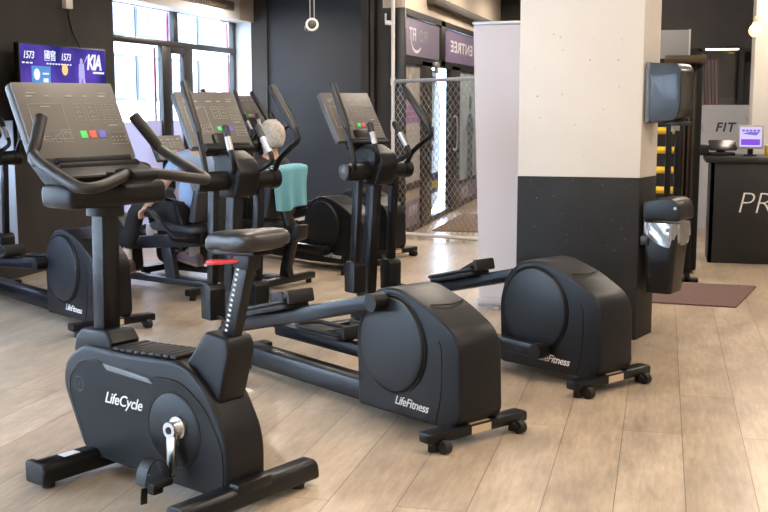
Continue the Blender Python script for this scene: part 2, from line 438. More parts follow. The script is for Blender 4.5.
        # pedal centred at x = 1.42
        k = ((1.29 if s == 1 else 1.36) - rear.x) / d.x; c = rear + d * k + n * 0.062
        yy = V((0, 1, 0))
        outline = fillet([(-0.20, -0.085), (0.17, -0.085), (0.21, -0.05), (0.21, 0.06), (0.17, 0.085), (-0.20, 0.085)], 0.04, 4)
        b = MB()
        def plate(z0, z1, sc=1.0):
            q = bmesh.new()
            A = [q.verts.new(c + d * (p[0] * sc) + yy * (p[1] * sc) + n * z0) for p in outline]; B_ = [q.verts.new(c + d * (p[0] * sc) + yy * (p[1] * sc) + n * z1) for p in outline]
            q.faces.new(A); q.faces.new(B_); k_ = len(A)
            for i in range(k_): q.faces.new((A[i], A[(i + 1) % k_], B_[(i + 1) % k_], B_[i]))
            bmesh.ops.recalc_face_normals(q, faces=q.faces); b._merge(q, 0.006, 2, 0.9)
        plate(-0.025, 0.004)
        b.tube([c + d * p[0] + yy * p[1] + n * 0.012 for p in outline], 0.011, 8, closed=True)
        b.beam(c - d * 0.235 + n * 0.045, c - d * 0.10 + n * 0.012, 0.165, 0.03, 0.009); b.obox(c - d * 0.232 + n * 0.03, d, yy, n, 0.03, 0.16, 0.07, bev=0.01)
        b.obox(c - d * 0.15 + yy * (s * 0.082) + n * 0.035, d, yy, n, 0.12, 0.02, 0.06, bev=0.009)
        pd = b.build('pedal', M_rubber, link)
    return t
# ------------------------------------------------------------------ upright bike
def make_upright_bike(label):
    t = thing('upright_exercise_bike', label, 'exercise bike')
    HW = 0.10
    prof = [(0.39, 0.075), (0.448, 0.10), (0.568, 0.345), (0.550, 0.445), (0.435, 0.528), (0.175, 0.524), (-0.17, 0.540), (-0.295, 0.45), (-0.398, 0.27), (-0.395, 0.05), (-0.10, 0.055)]
    prof = fillet(prof, [0.03, 0.03, 0.07, 0.05, 0.05, 0.05, 0.08, 0.08, 0.08, 0.05, 0.05], 5)
    m = MB(); m.prism(prof, -HW, HW, 0.022, 4); case = m.build('drive_housing', M_case, t, ang=0.7)
    # inset flank panels
    inner = [(0.402, 0.085), (0.512, 0.32), (0.510, 0.385), (0.435, 0.462), (0.318, 0.474), (0.268, 0.448), (0.022, 0.435), (-0.012, 0.460), (-0.15, 0.464), (-0.285, 0.385), (-0.372, 0.24), (-0.372, 0.06), (-0.10, 0.065)]
    inner = fillet(inner, [0.02, 0.04, 0.04, 0.03, 0.02, 0.02, 0.02, 0.02, 0.05, 0.06, 0.05, 0.03, 0.02], 4)
    for s in (1, -1):
        m = MB(); y0, y1 = sorted((s * (HW - 0.003), s * (HW + 0.003))); m.prism(inner, y0, y1, 0.0025, 1)
        m.build('flank_panel', M_panel, case)
        m = MB(); m.tube([(p[0], s * (HW + 0.0015), p[1]) for p in inner], 0.0045, 6, closed=True); m.build('panel_gap', M_black, case)
        m = MB(); m.prism(fillet([(0.292, 0.470), (0.266, 0.446), (-0.008, 0.432), (0.022, 0.452)], 0.004, 2), *sorted((s * (HW + 0.001), s * (HW + 0.009))), 0.003, 2)
        m.build('recess_bar', mat('recess_grey', (0.13, 0.14, 0.155), 0.4), case)
        m = MB(); m.lathe((-0.115, s * (HW + 0.002), 0.272), [(0.0, 0.006), (0.134, 0.006), (0.140, 0.002), (0.140, 0)], 56, (0, s, 0)); m.build('crank_disc', M_case, case)
        m = MB(); m.ring((-0.115, s * (HW + 0.003), 0.272), (0, 1, 0), 0.143, 0.003, 64, 6); m.build('disc_ring', M_black, case)
        m = MB(); m.ring((0.452, s * (HW + 0.003), 0.362), (0, 1, 0), 0.03, 0.002, 28, 6); m.tube([(0.445, s * (HW + 0.003), 0.37), (0.452, s * (HW + 0.003), 0.352), (0.445, s * (HW + 0.003), 0.335)], 0.002, 5); m.build('embossed_emblem', M_edge, case)
    logo('housing_lettering', 'LifeCycle', 0.064, (0.178, HW + 0.0035, 0.332), case)
    text_obj('housing_lettering', 'LifeCycle', 0.064, M_white, (0.178, -HW - 0.0035, 0.332), (1, 0, 0), (0, 0, 1), case, shear=0.35, bold=0.0012, depth=0.0008)
    # ribbed step between mast and seat tube
    m = MB(); top = [(0.26, 0.528), (0.175, 0.531), (-0.14, 0.546)]
    for k in range(9):
        x = 0.24 - k * 0.042; z = 0.527 + max(0, (0.175 - x)) * 0.047
        m.box((x, 0, z + 0.004), (0.034, 0.165, 0.014), rotm('Y', 0.04), 0.004, 2)
    m.build('ribbed_step', M_rubber, case)
    # stabilisers
    m = MB(); m.prism(fillet([(0.335, 0.028), (0.445, 0.028), (0.435, 0.095), (0.415, 0.112), (0.345, 0.112), (0.325, 0.09)], 0.012, 3), -0.37, 0.37, 0.01, 2)
    st = m.build('stabilizer', M_metal, t)
    m = MB(); m.box((0.375, 0.22, 0.1135), (0.045, 0.075, 0.002)); q = m.build('sticker', M_white, st); q['label'] = 'small white sticker'
    for s in (-1, 1):
        m = MB(); m.box((0.39, s * 0.355, 0.068), (0.118, 0.04, 0.088), None, 0.012); m.cyl((0.39, s * 0.31, 0.0), (0.39, s * 0.31, 0.035), 0.026, 16); m.build('end_cap', M_rubber, st)
    m = MB(); m.prism(fillet([(-0.445, 0.03), (-0.335, 0.03), (-0.34, 0.085), (-0.36, 0.105), (-0.42, 0.105), (-0.44, 0.085)], 0.015, 3), -0.35, 0.35, 0.008, 2)
    m.bx(-0.44, -0.345, -0.09, 0.09, 0.07, 0.12, 0.01)
    st = m.build('stabilizer', M_metal, t)
    for s in (-1, 1):
        m = MB(); m.cyl((-0.39, s * 0.28, 0.0), (-0.39, s * 0.28, 0.04), 0.026, 16); m.build('levelling_foot', M_rubber, st)
    # mast
    m = MB(); m.prism([(0.285, 0.50), (0.525, 0.48), (0.50, 0.555), (0.46, 0.585), (0.31, 0.59), (0.275, 0.545)], -0.075, 0.075, 0.015, 3); m.build('mast_collar', M_case, t)
    m = MB(); m.beam((0.392, 0, 0.55), (0.378, 0, 1.10), 0.088, 0.072, 0.012, up=(1, 0, 0)); mast = m.build('mast', M_metal, t)
    # console housing under the display
    m = MB(); m.bx(0.27, 0.475, -0.24, 0.24, 1.085, 1.18, 0.03, 3); hs = m.build('console_housing', M_black, t)
    m = MB(); m.cyl((0.378, 0, 1.045), (0.378, 0, 1.09), 0.075, 24, bev=0.012); m.build('housing_collar', M_black, hs)
    m = MB(); m.prism(fillet([(0.46, 1.17), (0.34, 1.17), (0.31, 1.21), (0.52, 1.29), (0.58, 1.27)], 0.02, 3), -0.22, 0.22, 0.012, 2); m.build('console_base', M_black, hs)
    console(t, (0.475, 1.258), (0.630, 1.572), 0.495, 'b')
    # handlebar: central hub and one loop per side
    m = MB()
    m.prism(fillet([(0.24, 1.175), (0.16, 1.18), (0.115, 1.198), (0.12, 1.23), (0.17, 1.246), (0.245, 1.236)], 0.015, 3), -0.06, 0.06, 0.015, 2)
    m.beam((0.42, 0, 1.19), (0.20, 0, 1.20), 0.07, 0.05, 0.012)
    hub = m.build('handlebar_hub', M_panel, t)
    for s in (1, -1):
        pts = [(0.18, s * 0.04, 1.220), (0.135, s * 0.12, 1.208), (0.095, s * 0.235, 1.188), (0.118, s * 0.305, 1.184), (0.20, s * 0.318, 1.212), (0.33, s * 0.318, 1.262), (0.398, s * 0.31, 1.298)]
        m = MB(); m.tube(resample(pts, 8), 0.0215, 16); hb = m.build('handlebar', M_grip, t)
        a = V(pts[-1]); e = V((0.458, s * 0.225, 1.435)); d = e - a
        m = MB(); m.tube(resample([pts[-2], a, a + d * 0.25, a + d * 0.6, e], 5)[5:], 0.024, 16); m.cyl(e - d * 0.02, e + d * 0.03, 0.024, 16, r2=0.019); m.build('grip', M_grip, hb)
    # seat tube, post and saddle
    m = MB()
    sh = [(-0.150, 0.530), (-0.255, 0.662), (-0.368, 0.648), (-0.385, 0.60), (-0.327, 0.395), (-0.25, 0.40)]
    m.prism(fillet(sh, 0.018, 3), -0.068, 0.068, 0.016, 3); m.build('seat_tube', M_case, t)
    a = V((-0.305, 0, 0.56)); e = V((-0.415, 0, 0.945))
    m = MB(); m.beam(a, e, 0.045, 0.062, 0.006, up=(1, 0, 0)); post = m.build('seat_post', M_metal, t)
    m = MB(); d = (e - a).normalized(); nn = V((d.z, 0, -d.x))
    for k in range(14):
        p = a + (e - a) * (0.27 + k * 0.050) + nn * 0.012
        m.obox(p + V((0, 0.0235, 0)), nn, d, V((0, 1, 0)), 0.011, 0.008, 0.002)
    q = m.build('height_scale', M_white, post, smooth=False); q['label'] = 'white height marks'
    m = MB(); m.beam((-0.43, 0.0, 0.935), (-0.34, 0.06, 0.925), 0.03, 0.016, 0.006); m.beam((-0.355, 0.052, 0.926), (-0.29, 0.08, 0.922), 0.034, 0.018, 0.007); q = m.build('adjusting_lever', M_red, t); q['label'] = 'red seat adjusting lever'
    m = MB()
    # saddle: rows from nose to tail
    rows = [(-0.215, 0.030, 0.972, 0.012), (-0.222, 0.048, 0.980, 0.036), (-0.25, 0.058, 0.992, 0.046), (-0.31, 0.066, 0.998, 0.046), (-0.37, 0.088, 1.000, 0.048), (-0.43, 0.118, 1.006, 0.050), (-0.49, 0.132, 1.012, 0.050), (-0.535, 0.124, 1.014, 0.044), (-0.558, 0.095, 1.014, 0.030), (-0.564, 0.06, 1.012, 0.010)]
    b = bmesh.new(); rings = []
    for x, hw, z, hh in rows:
        ring = []
        for k in range(20):
            a_ = 2 * PI * k / 20; cy, sz = math.cos(a_), math.sin(a_)
            yy = hw * math.copysign(abs(cy) ** 0.65, cy); zz = hh * math.copysign(abs(sz) ** 0.7, sz)
            zz = zz * (1.0 if zz > 0 else 0.9) - (0.012 * (1 - (yy / max(hw, 1e-3)) ** 2) if zz > 0 else 0)
            ring.append(b.verts.new((x, yy, z + zz)))
        rings.append(ring)
    for A, B_ in zip(rings, rings[1:]):
        for k in range(20): b.faces.new((A[k], A[(k + 1) % 20], B_[(k + 1) % 20], B_[k]))
    b.faces.new(rings[0]); b.faces.new(rings[-1][::-1]); bmesh.ops.recalc_face_normals(b, faces=b.faces)
    for v in b.verts: v.co.x = -0.392 + (v.co.x + 0.392) * 0.90; v.co.y *= 0.93
    m._merge(b); sad = m.build('saddle', M_seat, t, ang=1.2)
    md = sad.modifiers.new('smooth', 'SUBSURF'); md.levels = 1; md.render_levels = 1
    m = MB(); m.prism([(-0.28, 0.945), (-0.50, 0.955), (-0.49, 0.975), (-0.29, 0.97)], -0.05, 0.05, 0.008); m.beam((-0.41, 0, 0.90), (-0.415, 0, 0.96), 0.07, 0.085, 0.01, up=(1, 0, 0)); m.build('saddle_base', M_black, sad)
    # cranks and pedals
    ax = V((-0.14, 0, 0.285))
    for s, dirz, px in ((1, -1, -0.003), (-1, 1, 0.03)):
        yc = s * 0.135
        p = ax + V((0, yc, 0)); e = ax + V((px, yc + s * 0.012, dirz * 0.172))
        m = MB(); m.beam(p, e, 0.02, 0.050, 0.008, up=(1, 0, 0), w2=0.018, h2=0.036)
        m.cyl((p.x, s * 0.12, p.z), (p.x, yc + s * 0.016, p.z), 0.031, 26, bev=0.006)
        m.cyl((p.x - 0.012, s * 0.104, p.z + 0.006), (p.x - 0.012, s * 0.122, p.z + 0.006), 0.043, 28, bev=0.005)
        cr = m.build('crank_arm', M_chrome, t); cr['label'] = 'polished silver crank'
        m = MB(); m.cyl((p.x, yc + s * 0.014, p.z), (p.x, yc + s * 0.019, p.z), 0.014, 18); m.build('axle_bolt', M_black, cr)
        c = V((e.x, s * 0.225, e.z - 0.004))
        m = MB(); m.cyl((e.x, yc, e.z), (e.x, c.y + s * 0.05, e.z), 0.009, 12)
        m.box(c, (0.10, 0.095, 0.026), None, 0.008, 2)
        m.box(c + V((0, 0, -0.028)), (0.045, 0.05, 0.035), None, 0.01, 2)
        pd = m.build('pedal', M_rubber, cr)
        m = MB()
        f = lambda u, v: V((c.x - 0.02 + (u - 0.5) * 0.055 + 0.03, c.y + s * math.cos(PI * (v * 1.0)) * 0.06, c.z + math.sin(PI * v) * 0.088))
        m.grid(f, 4, 18, 0.005)
        m.beam(c + V((0.0, s * 0.05, -0.01)), c + V((-0.0, s * 0.055, -0.07)), 0.03, 0.006, 0.002, up=(1, 0, 0))
        m.build('toe_strap', M_black, pd)
    return t

# ------------------------------------------------------------------ recumbent bike
M_dgrey = mat('dark_grey_steel', (0.022, 0.025, 0.03), 0.36)
M_pad = mat('grey_seat_pad', (0.02, 0.022, 0.026), 0.55, bump=0.1, bscale=120)
def make_recumbent(label):
    t = thing('recumbent_bike', label, 'exercise bike')
    stabilizer(t, 0.0, 0.33, 0.062, 0.055, 0.075)
    m = MB(); m.beam((0.0, 0, 0.07), (1.42, 0, 0.065), 0.075, 0.05, 0.012); m.build('floor_rail', M_dgrey, t)
    m = MB(); m.prism(fillet([(0.06, 0.08), (-0.05, 0.08), (-0.03, 0.16), (-0.10, 0.40), (-0.02, 0.42), (0.05, 0.16)], 0.02, 3), -0.035, 0.035, 0.01, 2); m.build('rear_post', M_metal, t)
    m = MB(); m.prism(fillet([(-0.02, 0.36), (-0.16, 0.40), (-0.17, 0.52), (-0.03, 0.50)], 0.02, 3), -0.07, 0.07, 0.012, 2); m.build('rear_bracket', M_black, t)
    m = MB(); m.beam((-0.06, 0, 0.44), (1.12, 0, 0.33), 0.075, 0.10, 0.015); m.build('seat_beam', M_dgrey, t)
    m = MB(); m.beam((0.50, 0, 0.07), (0.56, 0, 0.36), 0.06, 0.11, 0.012, up=(1, 0, 0)); m.build('centre_post', M_dgrey, t)
    stabilizer(t, 1.36, 0.27, 0.062, 0.055, 0.08)
    m = MB(); m.bx(0.06, 0.42, -0.11, 0.11, 0.40, 0.50, 0.02); m.beam((0.1, 0.13, 0.47), (0.40, 0.13, 0.45), 0.02, 0.04, 0.006); car = m.build('seat_carriage', M_black, t)
    m = MB(); m.prism(fillet([(0.06, 0.485), (0.50, 0.495), (0.54, 0.53), (0.50, 0.565), (0.08, 0.545)], 0.025, 4), -0.21, 0.21, 0.03, 3); m.build('seat', M_pad, t)
    m = MB(); m.prism(fillet([(0.13, 0.58), (0.035, 0.955), (-0.025, 0.945), (0.06, 0.565)], 0.025, 4), -0.19, 0.19, 0.03, 3); m.build('backrest', M_pad, t)
    m = MB(); m.beam((-0.04, 0, 0.45), (0.03, 0, 0.70), 0.10, 0.05, 0.012, up=(1, 0, 0)); m.build('backrest_strut', M_black, t)
    for s in (1, -1):
        m = MB(); m.tube(resample([(0.10, s * 0.12, 0.46), (0.12, s * 0.28, 0.46), (0.20, s * 0.30, 0.50), (0.42, s * 0.30, 0.66)], 6), 0.016, 12); h = m.build('side_handle', M_metal, t)
        m = MB(); m.tube([(0.30, s * 0.30, 0.573), (0.44, s * 0.30, 0.675)], 0.021, 12); m.build('grip', M_grip, h)
    m = MB(); m.prism(fillet([(0.92, 0.10), (0.95, 0.42), (1.08, 0.58), (1.28, 0.60), (1.40, 0.46), (1.40, 0.12), (1.2, 0.08)], 0.07, 4), -0.085, 0.085, 0.02, 3); case = m.build('drive_housing', M_case, t)
    for s in (1, -1):
        m = MB(); m.lathe((1.10, s * 0.083, 0.36), [(0.0, 0.012), (0.15, 0.01), (0.16, 0)], 36, (0, s, 0)); m.build('crank_disc', M_disc, case)
        m = MB(); e = V((1.10 - 0.06 * s, s * 0.125, 0.36 - 0.15 * s)); m.beam((1.10, s * 0.115, 0.36), e, 0.018, 0.03, 0.005, up=(1, 0, 0)); cr = m.build('crank_arm', M_chrome, t)
        m = MB(); m.box(e + V((0, s * 0.07, 0)), (0.10, 0.10, 0.028), rotm('Y', 0.8), 0.008); m.build('pedal', M_rubber, cr)
    m = MB(); m.beam((1.30, 0, 0.52), (1.26, 0, 1.02), 0.06, 0.08, 0.012, up=(1, 0, 0)); m.build('mast', M_metal, t)
    m = MB(); m.tube(resample([(1.27, 0.02, 0.95), (1.12, 0.16, 0.98), (1.0, 0.22, 0.96), (0.98, 0.22, 0.88)], 6), 0.016, 12); m.tube(resample([(1.27, -0.02, 0.95), (1.12, -0.16, 0.98), (1.0, -0.22, 0.96), (0.98, -0.22, 0.88)], 6), 0.016, 12); m.build('handlebar', M_grip, t)
    console(t, (1.22, 0.99), (1.33, 1.20), 0.36, 'r')
    return t

# ------------------------------------------------------------------ people
M_skin = mat('skin', (0.56, 0.34, 0.24), 0.5)
M_hairg = mat('grey_hair', (0.45, 0.40, 0.34), 0.7, bump=0.6, bscale=90, var=0.25, vscale=40)
M_hair2 = mat('brown_grey_hair', (0.20, 0.16, 0.13), 0.7, bump=0.6, bscale=90)
def skin_mesh(name, nodes, edges, m, parent, root=0, sub=2):
    """nodes: list of (co, radius or (rx, ry)); grown with a Skin modifier."""
    me = bpy.data.meshes.new(name); me.from_pydata([tuple(n[0]) for n in nodes], edges, [])
    o = bpy.data.objects.new(name, me); COL.objects.link(o); me.materials.append(m)
    sk = o.modifiers.new('skin', 'SKIN'); sk.use_smooth_shade = True; sk.branch_smoothing = 0.4
    if not me.skin_vertices: me.skin_vertices.new()
    d = me.skin_vertices[0].data
    for i, n in enumerate(nodes):
        r = n[1]; d[i].radius = (r, r) if not isinstance(r, tuple) else r
        d[i].use_root = (i == root)
    sb = o.modifiers.new('sub', 'SUBSURF'); sb.levels = sub; sb.render_levels = sub
    if parent is not None: o.parent = parent
    dg = bpy.context.evaluated_depsgraph_get(); dg.update()
    me2 = bpy.data.meshes.new_from_object(o.evaluated_get(dg)); o.modifiers.clear(); o.data = me2; me2.name = name
    bpy.data.meshes.remove(me); me2.shade_smooth()
    return o

def sitter(label, rec_loc, rec_rz, J, shirt_m, pant_m, shoe_m, sock_m, hair_m, long_sleeve=False):
    """Seated figure in the recumbent's frame (x forward, y to the rider's left)."""
    root_loc = rec_loc
    nodes = []; edges = []
    def add(p, r, par=None):
        nodes.append((V(p), r)); i = len(nodes) - 1
        if par is not None: edges.append((par, i))
        return i
    pel = add(J['pelvis'], (0.15, 0.11)); ab = add(J['belly'], (0.145, 0.115), pel); ch = add(J['chest'], (0.14, 0.10), ab)
    cl = add(J['collar'], (0.072, 0.058), ch); nk = add(J['neck'], 0.058, cl); sku = V(J['head'])
    jaw = add(sku + V((0.015, 0, -0.075)), 0.066, nk); hd = add(sku, (0.078, 0.088), jaw); top = add(sku + V((-0.012, 0, 0.07)), 0.066, hd)
    hands = {}
    for s, k in ((1, 'l'), (-1, 'r')):
        sh = add(J['sh_' + k], 0.044, cl); el = add(J['el_' + k], 0.043, sh); wr = add(J['wr_' + k], 0.028, el)
        d = (V(J['wr_' + k]) - V(J['el_' + k])).normalized()
        palm = add(V(J['wr_' + k]) + d * 0.05, (0.036, 0.02), wr)
        side = V((0, 1, 0)); side = (side - d * side.dot(d)).normalized(); dn = d.cross(side).normalized()
        if dn.z > 0: dn = -dn
        for q, (off, ln) in enumerate(((-0.03, 0.068), (-0.010, 0.076), (0.011, 0.072), (0.031, 0.058))):
            b0 = V(J['wr_' + k]) + d * 0.085 + side * off
            a = add(b0, 0.0095, palm); b_ = add(b0 + d * ln * 0.45 + dn * 0.016, 0.009, a); add(b0 + d * ln * 0.6 + dn * 0.045, 0.008, b_)
        tb = add(V(J['wr_' + k]) + d * 0.045 + side * (-0.042 * s), 0.011, palm); add(V(J['wr_' + k]) + d * 0.085 + side * (-0.055 * s) + dn * 0.025, 0.009, tb)
        hp = add(V(J['pelvis']) + V((0.05, s * 0.095, -0.015)), 0.088, pel); kn = add(J['kn_' + k], 0.062, hp); ca = add(V(J['kn_' + k]) * 0.62 + V(J['an_' + k]) * 0.38, 0.055, kn); an = add(J['an_' + k], 0.037, ca)
        heel = V(J['an_' + k]); fd = V(J['foot']).normalized()
        add(heel + fd * 0.10 + V((0, 0, -0.06)), (0.038, 0.028), an)
    body = skin_mesh('person', nodes, edges, M_skin, None, 0, 1)
    body.location = root_loc; body.rotation_euler = (0, 0, rec_rz)
    tag(body, label, 'person')
    h = V(J['head'])
    # face: nose, ears, eyes, mouth (they ride on the head)
    m = MB(); m.ball(h + V((0.092, 0, -0.02)), 0.02, 0.9, 0.7, 1.2, seg=10)
    for s in (1, -1): m.ball(h + V((-0.005, s * 0.08, -0.015)), 0.03, 0.7, 0.35, 1.1, seg=10)
    m.build('nose_and_ears', M_skin, body)
    m = MB()
    for s in (1, -1): m.ball(h + V((0.078, s * 0.03, 0.012)), 0.012, 0.6, 1, 0.7, seg=10)
    m.build('eyes', mat('eye_dark', (0.05, 0.04, 0.04), 0.2), body)
    m = MB(); m.ball(h + V((0.078, 0, -0.065)), 0.024, 0.4, 1, 0.3, seg=10); m.build('mouth', mat('lips', (0.42, 0.2, 0.17), 0.5), body)
    b = bmesh.new(); bmesh.ops.create_uvsphere(b, u_segments=28, v_segments=20, radius=1.0)
    rnd = random.Random(3)
    for v in list(b.verts):
        if v.co.x > 0.45 and v.co.z < 0.45 or v.co.z < -0.80 or (v.co.x > -0.1 and v.co.z < -0.30): b.verts.remove(v)
    for v in b.verts:
        k = 1 + rnd.uniform(-0.035, 0.035)
        v.co = h + V((-0.012 + v.co.x * 0.103 * k, v.co.y * 0.09 * k, 0.022 + v.co.z * 0.118 * k))
    m = MB(); m._merge(b); hr = m.build('hair', hair_m, body)
    md = hr.modifiers.new('thick', 'SOLIDIFY'); md.thickness = 0.012; md.offset = 1
    # shirt
    sn = []; se = []
    def sadd(p, r, par=None):
        sn.append((V(p), r)); i = len(sn) - 1
        if par is not None: se.append((par, i))
        return i
    a = sadd(V(J['pelvis']) + V((0, 0, -0.01)), (0.172, 0.135)); b1 = sadd(J['belly'], (0.168, 0.138), a); c = sadd(J['chest'], (0.178, 0.135), b1); d0 = sadd(J['collar'], (0.118, 0.10), c); sadd(V(J['collar']) * 0.55 + V(J['neck']) * 0.45, 0.072, d0)
    for k in 'lr':
        s0 = sadd(J['sh_' + k], 0.078, d0); e0 = V(J['el_' + k])
        if long_sleeve: e1 = sadd(e0, 0.058, s0); sadd(e0 * 0.1 + V(J['wr_' + k]) * 0.9, 0.042, e1)
        else: sadd(V(J['sh_' + k]) * 0.3 + e0 * 0.7, 0.065, s0)
    skin_mesh('shirt', sn, se, shirt_m, body, 0, 1)
    # trousers
    tn = []; te = []
    tn.append((V(J['pelvis']) + V((0, 0, 0.02)), (0.170, 0.130)))
    for s, k in ((1, 'l'), (-1, 'r')):
        i = len(tn)
        tn += [(V(J['pelvis']) + V((0.06, s * 0.098, -0.015)), 0.102), (V(J['kn_' + k]), 0.078), (V(J['kn_' + k]) * 0.45 + V(J['an_' + k]) * 0.55, 0.072), (V(J['kn_' + k]) * 0.12 + V(J['an_' + k]) * 0.88, 0.062)]
        te += [(0, i), (i, i + 1), (i + 1, i + 2), (i + 2, i + 3)]
    skin_mesh('trousers', tn, te, pant_m, body, 0, 1)
    for s, k in ((1, 'l'), (-1, 'r')):
        an = V(J['an_' + k]); fd = V(J['foot']).normalized()
        m = MB(); m.cyl(an + V((0, 0, -0.055)), an + V((0, 0, 0.05)), 0.046, 18); m.build('sock', sock_m, body)
        b = bmesh.new(); rings = []
        for t_, w, hh in ((-0.075, 0.022, 0.05), (-0.065, 0.036, 0.075), (-0.02, 0.042, 0.085), (0.05, 0.044, 0.07), (0.12, 0.05, 0.052), (0.175, 0.046, 0.044), (0.205, 0.028, 0.03)):
            o = an + V((0, 0, -0.105)) + fd * t_
            upv = V((-fd.z, 0, fd.x)); upv = upv if upv.z > 0 else -upv
            rings.append([b.verts.new(o + V((0, 1, 0)) * (math.cos(2 * PI * q / 14) * w) + upv * (max(-0.012, math.sin(2 * PI * q / 14) * hh) + 0.0)) for q in range(14)])
        for A, B_ in zip(rings, rings[1:]):
            for q in range(14): b.faces.new((A[q], A[(q + 1) % 14], B_[(q + 1) % 14], B_[q]))
        b.faces.new(rings[0]); b.faces.new(rings[-1]); bmesh.ops.recalc_face_normals(b, faces=b.faces)
        m = MB(); m._merge(b); sh = m.build('shoe', shoe_m, body)
        upv = V((-fd.z, 0, fd.x)); upv = upv if upv.z > 0 else -upv
        m = MB(); m.obox(an + V((0, 0, -0.105)) + fd * 0.065 - upv * 0.02, fd, V((0, 1, 0)), upv, 0.275, 0.09, 0.022, bev=0.009, seg=2); m.build('sole', mat('gum_sole', (0.42, 0.27, 0.15), 0.6), sh)
    return body
# ------------------------------------------------------------------ the room
M_floor = floor_mat()
M_wdark = mat('dark_brown_plaster', (0.026, 0.0225, 0.0195), 0.75, bump=0.25, bscale=30, var=0.18, vscale=2.5)
M_wblue = mat('blue_black_plaster', (0.0085, 0.0105, 0.0145), 0.6, bump=0.15, bscale=18, var=0.30, vscale=2.2)
M_wgrey = mat('grey_brown_plaster', (0.060, 0.053, 0.047), 0.8, bump=0.1, bscale=30, var=0.08)
M_beige = mat('beige_paint', (0.60, 0.50, 0.40), 0.7, bump=0.05, bscale=40)
M_cream = mat('cream_paint', (0.64, 0.595, 0.535), 0.65, bump=0.05, bscale=25, var=0.025, vscale=3)
M_dado = mat('black_dado_paint', (0.0125, 0.0124, 0.0126), 0.6, spec=0.3, bump=0.15, bscale=22, var=0.25, vscale=5)
M_whitep = mat('white_paint', (0.78, 0.77, 0.75), 0.6)
M_fr = mat('anthracite_frame', (0.016, 0.0145, 0.014), 0.4)
M_reveal = mat('pale_blue_reveal', (0.55, 0.62, 0.70), 0.6)
M_pinkfr = mat('dark_pink_frame', (0.75, 0.26, 0.34), 0.5)
M_fac = mat('white_render', (0.80, 0.80, 0.79), 0.8)
M_ceil = mat('ceiling_paint', (0.50, 0.46, 0.42), 0.8)
M_glass = glass_mat('clear_glass', (0.97, 0.98, 1.0), 0.05)
M_film = glass_mat('lavender_film', (0.27, 0.255, 0.29), 0.05, 0.1, 0.5, (0.54, 0.50, 0.57))

m = MB(); m.bx(-5.9, 5.2, -4.2, 23.2, -0.1, 0.0); fl = struct(m.build('floor', M_floor, None, smooth=False))
m = MB(); m.bx(-5.6, 5.2, -4.2, 12.3, 3.3, 3.4); m.bx(-5.6, -3.09, 12.3, 14.45, 3.3, 3.4); m.bx(-2.76, 5.2, 12.3, 14.45, 3.3, 3.4); m.bx(-2.76, 5.2, 14.45, 19.6, 3.3, 3.4); struct(m.build('ceiling', M_ceil, None, smooth=False))
WX = -5.28; WT = 0.32
m = MB()
for y0, y1, z0, z1 in ((-4.2, -2.2, 0, 3.3), (-2.2, 5.9, 0, 0.12), (-2.2, 5.9, 2.75, 3.3), (5.9, 6.3, 0, 3.3), (6.3, 8.42, 0, 0.12), (6.3, 8.42, 1.33, 3.3), (8.42, 10.25, 0, 3.3), (10.25, 14.10, 0, 0.06)):
    m.bx(WX - WT, WX, y0, y1, z0, z1)
m.bx(WX - WT, -5.07, 14.10, 14.45, 0, 3.3)
struct(m.build('wall_left', M_wdark, None, smooth=False))
m = MB(); m.bx(WX - WT, WX + 0.03, 10.25, 13.60, 2.505, 3.3); lin = struct(m.build('trim_1', M_whitep, None, smooth=False))
m = MB(); m.bx(WX - WT, WX + 0.03, 13.60, 14.10, 2.505, 3.3); struct(m.build('trim_2', M_beige, None, smooth=False))
# long dark slatted grille in the white panel over the window
t = thing('ventilation_grille', 'long dark slatted vent set in the white panel above the window', 'vent', (WX + 0.03, 12.38, 2.655))
m = MB(); m.bx(0, 0.012, -1.0, 1.0, -0.055, 0.055, 0.003); m.build('grille_frame', mat('grille_brown', (0.06, 0.045, 0.035), 0.5), t)
m = MB()
for k in range(40): m.bx(0.010, 0.02, -0.97 + k * 0.0497, -0.97 + k * 0.0497 + 0.018, -0.045, 0.045)
m.build('slats', mat('grille_slat', (0.16, 0.13, 0.10), 0.5), t, smooth=False)

# windows: frame, panes, lower lavender film, pink outer frame
def window(name, y0, y1, z0, z1, bars, film_z, xf=-5.50, transoms=(), reveal=True):
    w = bpy.data.objects.new(name, None); COL.objects.link(w); w['kind'] = 'structure'
    m = MB(); d = 0.06
    m.bx(xf - d, xf, y0, y1, z0, z0 + 0.08, 0.006); m.bx(xf - d, xf, y0, y1, z1 - 0.08, z1, 0.006)
    m.bx(xf - d, xf, y0, y0 + 0.08, z0, z1, 0.006); m.bx(xf - d, xf, y1 - 0.09, y1, z0, z1, 0.006)
    for a, b, za, zb in bars: m.bx(xf - d, xf, a, b, za, zb, 0.006)
    for a, b, za, zb in transoms: m.bx(xf - d, xf + 0.005, a, b, za, zb, 0.006)
    m.build('window_frame', M_fr, w)
    g = MB(); g.bx(xf - 0.035, xf - 0.03, y0, y1, film_z, z1); g.build('pane', M_glass, w, smooth=False)
    g = MB(); g.bx(xf - 0.035, xf - 0.03, y0, y1, z0, film_z); g.build('frosted_pane', M_film, w, smooth=False)
    if reveal:
        g = MB(); g.bx(xf, WX - 0.005, y1 - 0.012, y1 - 0.001, z0, z1); g.build('reveal', M_reveal, w, smooth=False)
    return w
w2 = window('window_2', 10.25, 14.10, 0.06, 2.58,
            [(11.83, 12.085, 0.06, 2.12), (12.17, 12.275, 2.16, 2.56), (12.42, 12.68, 0.06, 2.12), (12.05, 12.45, 2.03, 2.12)], 1.27,
            transoms=[(10.25, 14.10, 2.10, 2.168)])
m = MB()
for ya, za, zb in ((11.86, 0.06, 2.09), (12.22, 2.18, 2.5), (14.07, 2.18, 2.5), (14.10, 0.06, 2.1)): m.bx(-5.72, -5.62, ya, ya + 0.05, za, zb, 0.004)
